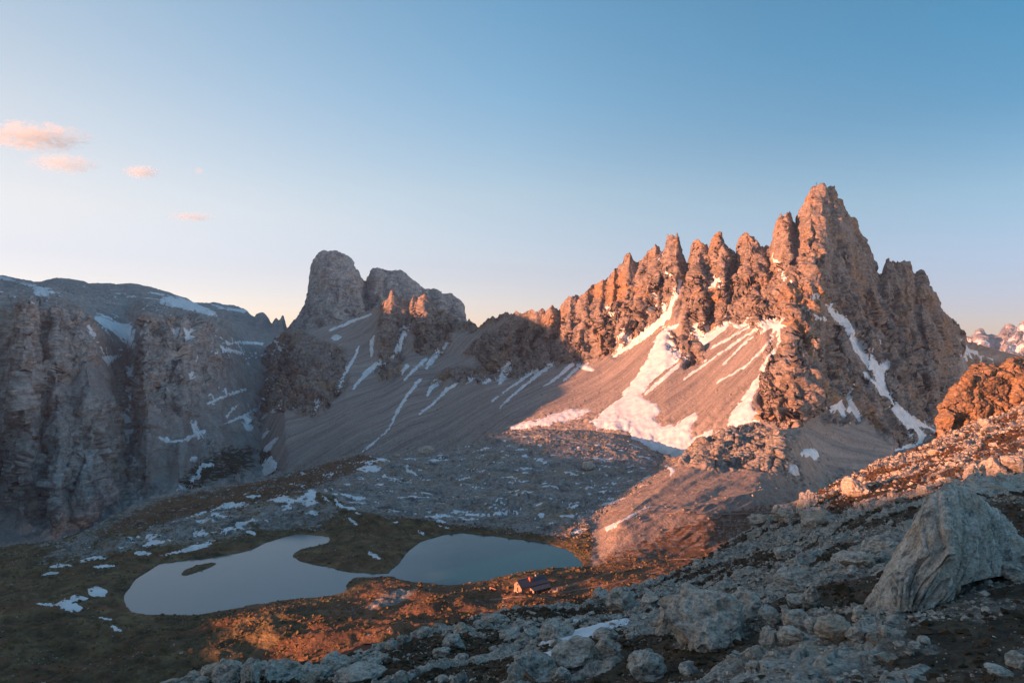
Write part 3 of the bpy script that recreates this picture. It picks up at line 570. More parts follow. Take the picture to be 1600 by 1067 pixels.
# the hillside goes on to both sides of the frame and behind the camera
def wing(A, dirs, n, name='near_slope'):
    k = np.linspace(0, 1, n)[:, None, None] ** 1.6
    G_ = A[None] + k * np.asarray(dirs)[None]
    G_[..., 2] += fbm(G_, 9, 4, 140) * 1.3 * np.minimum(k[..., 0] * 4, 1)
    f_ = grid_faces(*G_.shape[:2]); m_ = np.zeros((G_.shape[0] * G_.shape[1], 4), np.float32); m_[:, 0] = .3; m_[:, 1] = .6; m_[:, 3] = 1
    me_ = mesh_from(name, G_.reshape(-1, 3), f_, rock_near, m_)
    put(name, me_, 'structure')
iv_ = L1.V[:, 0] <= 5.01
ER, EL = L1.P[iv_, -1], L1.P[iv_, 0]
wing(ER, np.stack([60 + ER[:, 1] * .9, 0 * ER[:, 1], 4 + ER[:, 1] * .12], -1), 60)
wing(EL[::-1], np.stack([-(50 + EL[::-1, 1] * .5), 0 * EL[:, 1], -6 - EL[::-1, 1] * .1], -1), 50)
bx_ = np.linspace(-60, 70, 90); bk = np.stack([bx_, 3.0 + 0 * bx_ + .35 * np.maximum(np.abs(bx_) - 3, 0) * 0, -2.65 + np.where(bx_ > 0, .06, -.10) * bx_], -1)
wing(bk[::-1], np.stack([0 * bx_, -90 + 0 * bx_, -9 + 0 * bx_], -1), 40)

# ------------------------------------------------------------------ water
wm = M('lake_water', 0.03, 0.5); wm.b.inputs['IOR'].default_value = 1.33; wm.b.inputs['Specular IOR Level'].default_value = .42
wp = wm.pos()
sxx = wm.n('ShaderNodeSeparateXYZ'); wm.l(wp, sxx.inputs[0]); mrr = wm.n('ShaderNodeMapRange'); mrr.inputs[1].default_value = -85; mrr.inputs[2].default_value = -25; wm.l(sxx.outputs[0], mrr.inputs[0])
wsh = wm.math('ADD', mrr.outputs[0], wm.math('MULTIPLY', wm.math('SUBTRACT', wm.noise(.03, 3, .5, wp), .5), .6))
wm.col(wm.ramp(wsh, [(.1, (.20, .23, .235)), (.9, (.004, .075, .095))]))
wm.bump(wm.noise(.8, 3, .5, wm.pos((1, 2.2, 1))), .3, .10)
bpy_me = bpy.data.meshes.new('lake')
def flat_poly(name, pts, z, mat):
    me = bpy.data.meshes.new(name); me.from_pydata([(x, y, z) for x, y in pts], [], [tuple(range(len(pts)))]); me.materials.append(mat); return me
def grow(poly, r):
    p = np.array(poly); out = []
    n = len(p)
    for i in range(n):
        a, b = p[i - 1], p[(i + 1) % n]; t = b - a; t /= np.hypot(*t) + 1e-9; out.append(p[i] + r * np.array([t[1], -t[0]]))
    return np.array(out)
def ccw(p): 
    x, y = p[:, 0], p[:, 1]; return p if (x * np.roll(y, -1) - y * np.roll(x, -1)).sum() > 0 else p[::-1]
import bmesh
# one water sheet for both lakes, lying under the shore
xs0, xs1, ys0, ys1 = -190, 55, 290, 440
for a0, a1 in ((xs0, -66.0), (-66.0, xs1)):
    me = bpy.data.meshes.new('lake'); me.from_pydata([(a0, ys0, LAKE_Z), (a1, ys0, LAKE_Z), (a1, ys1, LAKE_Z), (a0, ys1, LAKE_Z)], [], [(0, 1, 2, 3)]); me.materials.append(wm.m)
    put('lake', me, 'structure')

# ================================================================== which surface is seen where (for resting things on the ground)
LAYERS = [L1, L2, L3, L5, L6]; VMAX = [4, 4, 5, 7, 3]
ZB = np.full((5, 260, 360), 1e9)
for li_, (L, vm) in enumerate(zip(LAYERS, VMAX)):
    k = L.V <= vm; gx = ((L.x2[k] + 120) / 5).astype(int); gy = ((L.y2[k]) / 5).astype(int); ok = (gx >= 0) & (gx < 360) & (gy >= 0) & (gy < 260)
    np.minimum.at(ZB[li_], (gy[ok], gx[ok]), L.P[..., 1][k][ok])
def seen(px, py):
    c = ZB[:, int(np.clip(py / 5, 0, 259)), int(np.clip((px + 120) / 5, 0, 359))]
    return int(np.argmin(c))
def ground(px, py, li_=None):
    k = seen(px, py) if li_ is None else li_
    return LAYERS[k].hit(px, py, VMAX[k])

# ================================================================== snow
sm = M('snow', 0.7, 0.3)
sp_ = sm.pos((1, 1, 1)); sn_ = sm.noise(.12, 6, .65, sp_); sn2 = sm.noise(1.2, 4, .6, sp_)
sm.col(sm.ramp(sn_, [(.3, (.55, .56, .58)), (.55, (.80, .82, .84))])); sm.bump(sm.math('ADD', sn_, sn2), .3, .8)
sm.b.inputs['Subsurface Weight'].default_value = 0.0
def snow(shapes, label, cat='snow patch', group=None, li_=None, kind=None, T=1.0, rough=1.0):
    """a blanket of snow with thickness over the ground inside the outlines (polygons) or along the strokes (x, y, width)"""
    pts = np.concatenate([np.array([q[:2] for q in s_], float) for s_ in shapes]); s0 = shapes[0]
    cx, cy = (np.mean([q[0] for q in s0]), np.mean([q[1] for q in s0])) if len(s0[0]) == 2 else s0[len(s0) // 2][:2]
    k = seen(cx, cy) if li_ is None else li_
    L = LAYERS[k]; x2, y2 = L.x2, L.y2
    m = (x2 > pts[:, 0].min() - 14) & (x2 < pts[:, 0].max() + 14) & (y2 > pts[:, 1].min() - 14) & (y2 < pts[:, 1].max() + 14) & (L.V <= VMAX[k] - .02)
    if not m.any(): return
    r, c = np.where(m); r0, r1, c0, c1 = max(r.min() - 4, 0), r.max() + 5, max(c.min() - 4, 0), c.max() + 5
    P = L.P[r0:r1, c0:c1].copy(); N = L.N[r0:r1, c0:c1]; x = x2[r0:r1, c0:c1]; y = y2[r0:r1, c0:c1]; D = P[..., 1]
    pxm = D / F                                     # metres in one photograph pixel
    nx = fbm(P, 14 * D.mean() / 900, 3, 201) * 7 * rough; ny = fbm(P, 10 * D.mean() / 900, 4, 207, gain=.65) * 5 * rough
    nf = fbm(P, 5 * D.mean() / 900, 3, 211, gain=.7) * 2.4 * rough
    sd = np.full(x.shape, -1e9)
    for s_ in shapes:
        sd = np.maximum(sd, poly_sdf(s_, x + nx, y + ny) if len(s_[0]) == 2 else stroke_sdf(s_, x + nx * .45, y + ny * .45) + nf)
    sd = sd - (.6 if k == 1 else -.25)
    Q = P.copy()
    for _ in range(4):
        Q[1:-1, 1:-1] = (Q[:-2, 1:-1] + Q[2:, 1:-1] + Q[1:-1, :-2] + Q[1:-1, 2:] + 2 * Q[1:-1, 1:-1]) / 6
    A = Q * .75 + P * .25
    h = np.clip(sd, -3.0, 4.0) * pxm * .42 * T
    A = A + N * h[..., None] 
    f = grid_faces(*A.shape[:2]); keep = (sd.ravel()[f] > -1.6).any(1)
    if not keep.any(): return
    f = f[keep]; us, inv = np.unique(f, return_inverse=True)
    me = mesh_from('snow_patch', A.reshape(-1, 3)[us], inv.reshape(-1, 4), sm.m)
    return put('snow_patch' if kind is None else 'snow', me, kind, label, cat if kind is None else None, group)

snow([[(1032,518),(1046,513),(1048,530),(1062,545),(1067,556),(1052,570),(1030,585),(1012,603),(1000,618),(1022,630),(1034,640),(1020,652),(1034,668),(1054,664),(1072,650),(1087,645),(1090,653),(1078,668),(1082,686),(1100,676),(1113,672),(1112,680),(1098,697),(1080,714),(1060,716),(1040,708),(1012,700),(985,690),(986,674),(958,671),(930,668),(922,660),(945,640),(970,620),(985,600),(1000,578),(1014,556),(1022,536)]], 'largest snowfield, running from the rock foot down the sunlit scree', T=1.2)
snow([[(792,668),(815,660),(840,655),(870,646),(895,638),(921,641),(905,652),(875,659),(850,664),(820,669),(800,672)]], 'long low snowfield at the left foot of the sunlit scree')
snow([[(1192,578),(1196,584),(1182,606),(1174,626),(1180,640),(1182,660),(1168,672),(1152,670),(1136,672),(1138,656),(1143,643),(1158,625),(1170,607)], [(1120,676,4),(1136,672,8),(1160,668,8)]], 'snowfield lying against the left edge of the orange rock buttress', T=1.1)
snow([[(1062,440,5),(1055,465,8),(1048,480,9),(1044,492,9),(1030,505,11),(1010,520,10),(985,540,8),(960,556,4)],[(1060,508,4),(1040,515,8)]], 'snow gully dropping between the pinnacles onto the scree')
snow([[(1078,512),(1098,505),(1108,520),(1128,504),(1136,496),(1139,508),(1118,525),(1095,533),(1083,528)],[(1130,510,10),(1110,527,9),(1085,548,5),(1060,570,5),(1035,592,5),(1008,615,4)]], 'snow band below the middle pinnacles with a tail down the scree')
snow([[(1141,504,4),(1154,511,6),(1176,502,6),(1168,512,4),(1140,528,3),(1110,545,2)]], 'thin snow ledge under the fourth pinnacle')
snow([[(1186,500),(1196,497),(1222,499),(1227,514),(1222,528),(1212,534),(1215,517),(1204,513),(1190,513),(1182,510)],[(1212,515,4),(1195,543,3),(1165,572,2.5),(1120,598,2)],[(1190,508,5),(1160,528,3),(1120,556,2.5),(1070,592,2)],[(1222,520,6),(1210,545,4),(1190,577,5)],[(1200,512,3),(1170,530,2.5),(1130,570,2)]], 'fan of snow streaks high on the scree under the main summit')
snow([[(962,521),(975,517),(988,534),(975,543),(963,549),(968,535)]], 'small snow wedge at the foot of the left lit pillars')
snow([[(945,478,3),(954,487,6),(964,498,4)]], 'tiny snow streak high among the left lit pillars')
snow([[(1108,442),(1116,437),(1126,433),(1129,440),(1120,446),(1114,453),(1108,451)]], 'small snow shelf halfway up the third pinnacle')
snow([[(1034,400,2),(1030,406,5),(1024,412,2)],[(1042,425,3),(1048,430,3)]], 'snow speck beside the flat-topped pinnacle')
snow([[(1014,448,2),(1022,460,4),(1034,474,5),(1042,487,4)],[(1002,474,3),(1010,482,4)]], 'snow streak in the gully left of the pinnacles')
snow([[(1292,474,3),(1303,492,9),(1318,502,13),(1330,520,11),(1338,540,12),(1352,556,13),(1365,572,18),(1374,584,15),(1380,610,11),(1395,630,11),(1412,648,13),(1430,668,15),(1437,684,11),(1429,694,7),(1400,702,4)],[(1374,580,14),(1386,569,9),(1397,564,3)],[(1352,556,8),(1358,545,9),(1371,534,5)],[(1352,583,4),(1372,605,5),(1395,640,3.5),(1418,668,3.5),(1429,690,5)],[(1412,645,6),(1440,662,6),(1468,680,7)]], 'long branching snow couloir in the dark shaded face', T=1.2)
snow([[(1285,632,3),(1298,640,8),(1312,634,9),(1320,650,6),(1330,661,2)],[(1331,602,3),(1326,624,6),(1335,640,7),(1344,656,4)],[(1310,636,7),(1326,640,8)],[(1303,618,2),(1306,630,5)]], 'forked snow patch at the foot of the shaded buttress')
snow([[(1277,455,4),(1274,464,6),(1270,470,3)],[(1254,480,2),(1285,500,3)]], 'small snow streak in the notch right of the orange buttress')
snow([[(1206,396,3),(1212,408,4)],[(1218,422,3),(1228,438,3)],[(1238,441,5)]*2], 'snow crumbs on the ledges left of the main summit')
snow([[(1508,545,2),(1525,556,4),(1552,572,3)],[(1495,548,2),(1510,560,3)]], 'thin snow lines on the distant right-hand scree')
snow([[(1248,708),(1256,701),(1274,699),(1283,703),(1281,714),(1274,720),(1266,713),(1258,716)]], 'bright snow patch on the shaded slope behind the red spur', T=1.3)
snow([[(1232,726),(1240,724),(1248,730),(1254,741),(1246,744),(1234,738)]], 'lower snow patch in the shaded hollow beside the red spur', T=1.3)
for sh, lb_ in [([[(636,510,4),(631,520,10),(625,538,10),(616,554,6),(600,571,3)]], 'snow gully between the two small lit towers'),
    ([[(594,566,4),(578,577,9),(562,594,5),(551,608,2)]], 'tapering snow tongue below the left small tower'),
    ([[(561,541,2),(553,560,3.5),(542,576,6),(534,594,4),(526,613,2)]], 'snow streak right of the dark rock buttress'),
    ([[(584,525,3),(581,538,6),(581,555,3)]], 'short upright snow streak left of the small towers'),
    ([[(581,491,2),(550,502,4),(516,516,3)]], 'thin snow line along the skyline slope under the far tower'),
    ([[(666,560,5),(650,575,5),(631,593,2)]], 'snow streak below the right small tower'),
    ([[(684,550,6),(675,563,8),(667,574,3)],[(700,535,2),(690,550,3)]], 'snow wedge right of the right small tower'),
    ([[(636,571,5),(627,583,5)]], 'small snow fleck between the two streaks below the towers'),
    ([[(656,594,5),(637,616,4),(622,641,4),(606,672,2),(566,706,2)]], 'longest thin snow line down the shaded scree'),
    ([[(683,596,8),(675,604,8),(667,618,2)]], 'snow drop under the left end of the dark cliff'),
    ([[(716,596,3),(697,610,4),(675,632,2.5),(656,646,2)]], 'slanting snow line left of the dark cliff foot'),
    ([[(740,590,4),(731,596,7)]], 'snow fleck at the dark cliff foot'),
    ([[(798,568,6),(788,583,14),(780,600,4)],[(775,588,8),(756,596,6)]], 'jagged snow bank at the middle of the dark cliff foot'),
    ([[(861,569,7),(840,586,4),(806,613,3),(780,638,2)]], 'snow line falling from the dark cliff, right of the jagged bank'),
    ([[(837,578,5),(800,604,3),(769,626,2)]], 'second thin snow line right of the jagged bank'),
    ([[(894,569,6),(869,591,4),(850,604,2)]], 'snow streak near the right end of the dark cliff'),
    ([[(902,576,5),(881,594,3)],[(903,571,3),(915,574,9),(927,578,4)]], 'snow corner where the shaded scree meets the lit scree'),
    ([[(498,628,5),(489,647,2)]], 'short snow streak below the dark rock buttress'),
    ([[(463,637,4),(459,645,3)]], 'tiny snow fleck below the dark rock buttress'),
    ([[(518,529),(526,522),(534,527),(528,533)]], 'snow spot on the slope above the dark rock buttress'),
    ([[(50,446),(75,448),(91,462),(72,466),(54,460)],[(0,434,5),(25,440,5),(58,448,6)]], 'snow on the far left plateau rim'),
    ([[(0,456,4),(20,463,3),(45,471,6),(60,475,4)]], 'thin snow strip on the left cliff edge'),
    ([[(142,492),(160,497),(182,504),(206,509),(216,517),(211,527),(207,546),(196,536),(186,526),(166,513),(150,503)],[(150,494,2),(180,496,3)],[(222,520,7),(232,525,2)]], 'broad snowfield in the hollow of the left massif'),
    ([[(141,514),(150,513),(151,524),(145,522)]], 'small snow square left of the broad hollow snowfield'),
    ([[(152,556),(170,557),(189,554),(178,564),(170,573),(164,563)]], 'snow wedge at the top of the dark gully'),
    ([[(248,468),(262,462),(285,465),(312,476),(348,492),(330,493),(300,487),(265,479),(250,474)],[(232,457,2),(256,461,3)]], 'sloping snowfield on the plateau behind the left massif'),
    ([[(328,475,2),(350,482,4),(384,486,4)]], 'bluish snow rim on the far left skyline'),
    ([[(345,537,3),(375,535,4),(410,537,3)],[(330,551,3),(355,547,6),(380,552,3)]], 'flat snow bands on the shelf below the far needles'),
    ([[(395,553,3),(412,553,6),(427,547,3)]], 'snow band right of the flat shelf bands'),
    ([[(428,530,5),(433,540,6),(440,547,9),(453,551,5)],[(434,555,2),(431,566,2)]], 'branching snow patch at the head of the valley'),
    ([[(206,572,5),(201,598,8),(203,620,6),(197,640,4),(193,656,2),(195,690,2)]], 'icy snow thread down the dark gully'),
    ([[(385,608,4),(362,615,4),(325,630,3)]], 'uppermost snow streak in the shaded valley'),
    ([[(434,580,3),(415,594,6),(396,607,3)]], 'snow streak on the valley side under the needles'),
    ([[(443,596,2),(425,608,4),(400,615,3)]], 'lower snow streak on the valley side'),
    ([[(422,626,2),(400,640,3.5),(375,652,4),(352,662,2)]], 'longest snow streak crossing the valley'),
    ([[(445,627,2),(425,643,3),(405,656,2)]], 'snow streak right of the longest valley streak'),
    ([[(372,632,2),(362,641,4),(355,650,3)]], 'short snow streak left of the longest valley streak'),
    ([[(250,684,3),(268,690,4),(290,687,4),(318,674,6)]], 'curved snow line above the grassy valley knoll'),
    ([[(395,686,3),(412,682,5),(420,672,3)]], 'snow streak near the dark valley knoll'),
    ([[(434,685,3),(425,692,7),(416,702,8)]], 'snow patch above the pale bank by the knoll'),
    ([[(404,732),(413,723),(423,711),(432,720),(431,734),(420,740),(414,750),(408,744)]], 'pale snow bank between the knoll and the grey scree'),
    ([[(332,725,4),(318,727,6),(311,735,8),(308,745,8),(298,755,9),(278,765,3)],[(298,719,4),(304,716,8)]], 'S-shaped snow ribbon in the valley'),
    ([[(206,710,3),(214,725,5)]], 'faint snow streak at the gully mouth'),
    ([[(270,815,2),(300,806,3),(335,796,5),(362,787,7)]], 'long snow ribbon on the tan slope left of the lakes'),
    ([[(210,864,4),(222,863,9),(234,865,5)]], 'oval snow patch left of the larger lake head'),
    ([[(126,876,5),(145,871,9),(166,871,4)]], 'upper of the two flat snow patches at left'),
    ([[(146,886,4),(165,884,7),(179,884,3)]], 'lower of the two flat snow patches at left'),
    ([[(80,885,4),(95,882,8),(111,884,4)]], 'snow patch on the plain left of the flat pair'),
    ([[(66,898,3),(77,895,7),(89,893,3)]], 'small snow patch nearest the left edge of the plain'),
    ([[(250,868,3),(278,862,5),(303,855,10),(326,850,7)]], 'snow strip along the far bank of the larger lake'),
    ([[(48,949),(62,940),(90,941),(100,935),(120,938),(131,953),(112,957),(96,950),(76,945)]], 'largest snow patch on the dark grassland'),
    ([[(108,932),(113,928),(127,929),(138,936),(120,941),(110,938)]], 'middle snow patch of three on the dark grassland'),
    ([[(135,925),(138,918),(154,915),(168,921),(166,930),(150,934),(140,931)]], 'rounded snow patch left of the lake shore'),
    ([[(155,963,3),(173,967,4)],[(172,975,3),(181,982,9),(188,984,5)]], 'little snow pair below the lake'),
    ([[(22,964,2),(29,964,4),(36,965,2)]], 'snow speck at the left edge of the grassland'),
    ([[(68,1014,2),(78,1014,4),(87,1013,2)]], 'lowest snow speck on the dark grassland'),
    ([[(462,779),(474,771),(485,764),(497,767),(494,778),(480,788),(468,786)]], 'bright snow patch on the crest above the larger lake'),
    ([[(444,796,5),(456,793,6)]], 'small snow patch on the knoll above the larger lake'),
    ([[(523,780,4),(532,790,6),(536,794,2)]], 'snow fleck right of the knoll'),
    ([[(552,734),(575,723),(599,730),(592,737),(570,738)]], 'snow patch behind the ridge crest in the boulder field'),
    ([[(635,733,6),(650,741,6)]], 'snow streak in the boulder field right of the crest'),
    ([[(504,742,4),(519,740,6)]], 'white snow oval on the tan crest'),
    ([[(350,790,8),(363,785,6)]], 'snow patch at the end of the tan slope ribbon'),
    ([[(382,829,4),(390,830,6),(398,834,5)]], 'snow fleck on the dark bank of the larger lake'),
    ([[(500,883,2),(510,884,4),(522,885,3)]], 'snow line on the peninsula shore'),
    ([[(576,863,5),(584,867,8),(594,873,3)]], 'snow streak on the peninsula between the lakes'),
    ([[(666,807,4),(688,807,6),(702,805,4)]], 'snow strip above the smaller lake'),
    ([[(706,800,4),(735,804,5),(765,805,3)]], 'snow strip farther above the smaller lake'),
    ([[(683,813,4),(695,815,5)],[(684,819,2),(704,827,3)]], 'snow fleck just behind the smaller lake'),
    ([[(546,810,5),(556,818,6)]], 'snow fleck left of the lake strips'),
    ([[(611,818,4),(620,816,6)]], 'snow spot behind the peninsula'),
    ([[(653,830,5),(662,833,5)]], 'snow spot at the smaller lake head'),
    ([[(888,834,4),(900,830,9),(914,828,5)]], 'oval snow patch right of the smaller lake'),
    ([[(948,824,5),(965,816,5),(990,804,4),(1015,790,2)],[(949,827,6),(962,821,5)]], 'slanting snow streak at the foot of the red spur'),
    ([[(1040,728,5),(1052,735,8),(1048,742,4)]], 'snow hollow left of the red spur rocks'),
    ([[(569,994,3),(575,992,4)]], 'tiny snow spot in the orange grass'),
    ]:
    snow(sh, lb_, T=1.2)
snow([[(838,1008),(868,991),(915,981),(958,970),(987,966),(979,975),(952,983),(936,996),(902,1001),(872,1009)]], 'larger snow strip among the near grey boulders', T=3, rough=.5)
snow([[(833,1033),(848,1021),(873,1013),(870,1026),(856,1037)]], 'smaller snow strip below the larger near one', T=3, rough=.5)
snow([[(893,970,3),(906,967,5),(919,964,4)]], 'narrow snow sliver behind the rounded pale boulder', T=1.3, rough=.5)
# countless small remnants between the blocks
for L, k, test, vr, nm, thr in ((L2, 1, lambda x, y: area(x, y, [(70,870),(200,832),(300,790),(470,735),(560,712),(700,702),(800,672),(1000,690),(1055,720),(1000,770),(930,815),(850,830),(620,812),(520,800),(440,830),(330,855),(200,866)], 10), (1.6, 3.95), 'boulder field', .68),
                         (L3, 2, lambda x, y: area(x, y, [(780,672),(900,655),(1020,690),(1100,700),(1090,720),(800,690)], 8), (1.0, 1.6), 'scree foot', .60),
                         (L7, 5, lambda x, y: 1.0 + 0 * x, (0, .97), 'far right range', .46),
                         (L5, 3, lambda x, y: np.maximum(area(x, y, [(120,480),(230,500),(420,530),(450,560),(400,680),(300,700),(250,560),(140,560)], 10), area(x, y, [(0,440),(200,450),(380,485),(390,495),(200,490),(0,460)], 6)) , (1, 7), 'left massif', .70)):
    P = L.P; nn = .5 + .5 * fbm(P * np.array([.55, 1, 1]), (11 if k < 2 else 160 if k == 5 else 40), 4, 230 + k, gain=.6) * 1.6
    q = (nn - thr) * 30 * 1.0 + (test(L.x2, L.y2) - 1) * 12
    q = np.where((L.V > vr[0]) & (L.V < vr[1]), q, -9)
    pxm = P[..., 1] / F; Q = P.copy()
    for _ in range(2): Q[1:-1, 1:-1] = (Q[:-2, 1:-1] + Q[2:, 1:-1] + Q[1:-1, :-2] + Q[1:-1, 2:] + 2 * Q[1:-1, 1:-1]) / 6
    A = Q + L.N * (np.clip(q, -2, 2.0) * pxm * .5)[..., None]
    f = grid_faces(*A.shape[:2]); f = f[(q.ravel()[f] > -1).any(1)]; us, inv = np.unique(f, return_inverse=True)
    put('snow', mesh_from('snow', A.reshape(-1, 3)[us], inv.reshape(-1, 4), sm.m), 'stuff', 'scattered snow remnants on the ' + nm)

# ================================================================== boulders
stone_grey = rock_material('boulder_rock', 0.07, bump=.4, rock=((.14, .13, .12), (.46, .405, .34), (.46, .33, .225)))
def ico(sub):
    bm = bmesh.new(); bmesh.ops.create_icosphere(bm, subdivisions=sub, radius=1.0)
    V = np.array([v.co[:] for v in bm.verts]); Fc = np.array([[v.index for v in f.verts] for f in bm.faces]); bm.free(); return V, Fc
ICO4 = ico(4); ICO3 = ico(3); ICO1 = ico(1)
def chisel(V, seed, n=11, lo=.55, hi=.92):
    r = np.random.default_rng(seed); V = V.copy()
    for _ in range(n):
        a = r.normal(size=3); a /= np.linalg.norm(a); d_ = r.uniform(lo, hi); t = V @ a - d_
        V -= np.where(t > 0, t * .96, 0)[:, None] * a
    return V
def vnorm(V): return V / (np.linalg.norm(V, axis=1, keepdims=True) + 1e-9)
def boulder_mesh(seed, big=False, groove=0.0, n=11):
    V, Fc = ICO4 if big else ICO3
    V = chisel(V, seed, n); N = vnorm(V)
    f1, j1 = facet(V, .55, seed, 1, 1.2); f2, j2 = facet(V, .2, seed + 5, 1, 1.2)
    d_ = fbm(V, .7, 4, seed, gain=.5) * .09 + f1 * .13 + f2 * .05 - (1 - j1) * .05 - np.exp(-np.abs(pn(V[:, 0] * 1.3, V[:, 1] * 1.3, V[:, 2] * 1.3 + seed, 9)) / .03) * .07
    if groove:
        r = np.random.default_rng(seed); a = r.normal(size=3); a[2] *= .5; a /= np.linalg.norm(a)
        c = V @ a + fbm(V, .8, 2, seed + 3) * .25
        d_ = d_ + (1 - 2 * np.abs(pn(c * 5, 0 * c, 0 * c + seed, 3))) * groove + (1 - 2 * np.abs(pn(c * 12, 0 * c, V[:, 2] * .5, 4))) * groove * .4
    me = mesh_from('boulder', V + N * d_[:, None], Fc, stone_grey, None); 
    for p_ in me.polygons: p_.use_smooth = False
    return me
BM_S = [boulder_mesh(300 + k, False, .03 if k % 3 == 0 else 0) for k in range(12)]
BM_B = [boulder_mesh(400 + k, True, .05 if k % 2 == 0 else 0.015, 9 + k) for k in range(8)]
def boulder(px, py, wp, hp, k, label=None, group=None, big=True, yaw=None, depth=1.0, tilt=0.0, li_=0):
    """a boulder whose foot is seen at px, py and that spans wp by hp photograph pixels there"""
    Pt, N, i, c = ground(px, py, li_); s_ = Pt[1] / F
    W = wp * s_ / 2 * 1.06; H = hp * s_ / 2 * 1.2
    o = put('boulder', (BM_B if big else BM_S)[k % (8 if big else 12)], None, label or 'grey angular boulder half sunk in the near slope', 'boulder', group)
    o.location = (Pt[0], Pt[1] + W * .35 * depth, Pt[2] + H * .45)
    yaw = rng.uniform(0, 6.28) if yaw is None else yaw
    # scale in the world frame, after the yaw
    o.matrix_world = Matrix.Translation(o.location) @ Matrix.Rotation(tilt, 4, 'Y') @ Matrix.Diagonal((W, W * depth, H, 1)) @ Matrix.Rotation(yaw, 4, 'Z') @ Matrix.Rotation(rng.uniform(-.3, .3), 4, 'X')
    return o
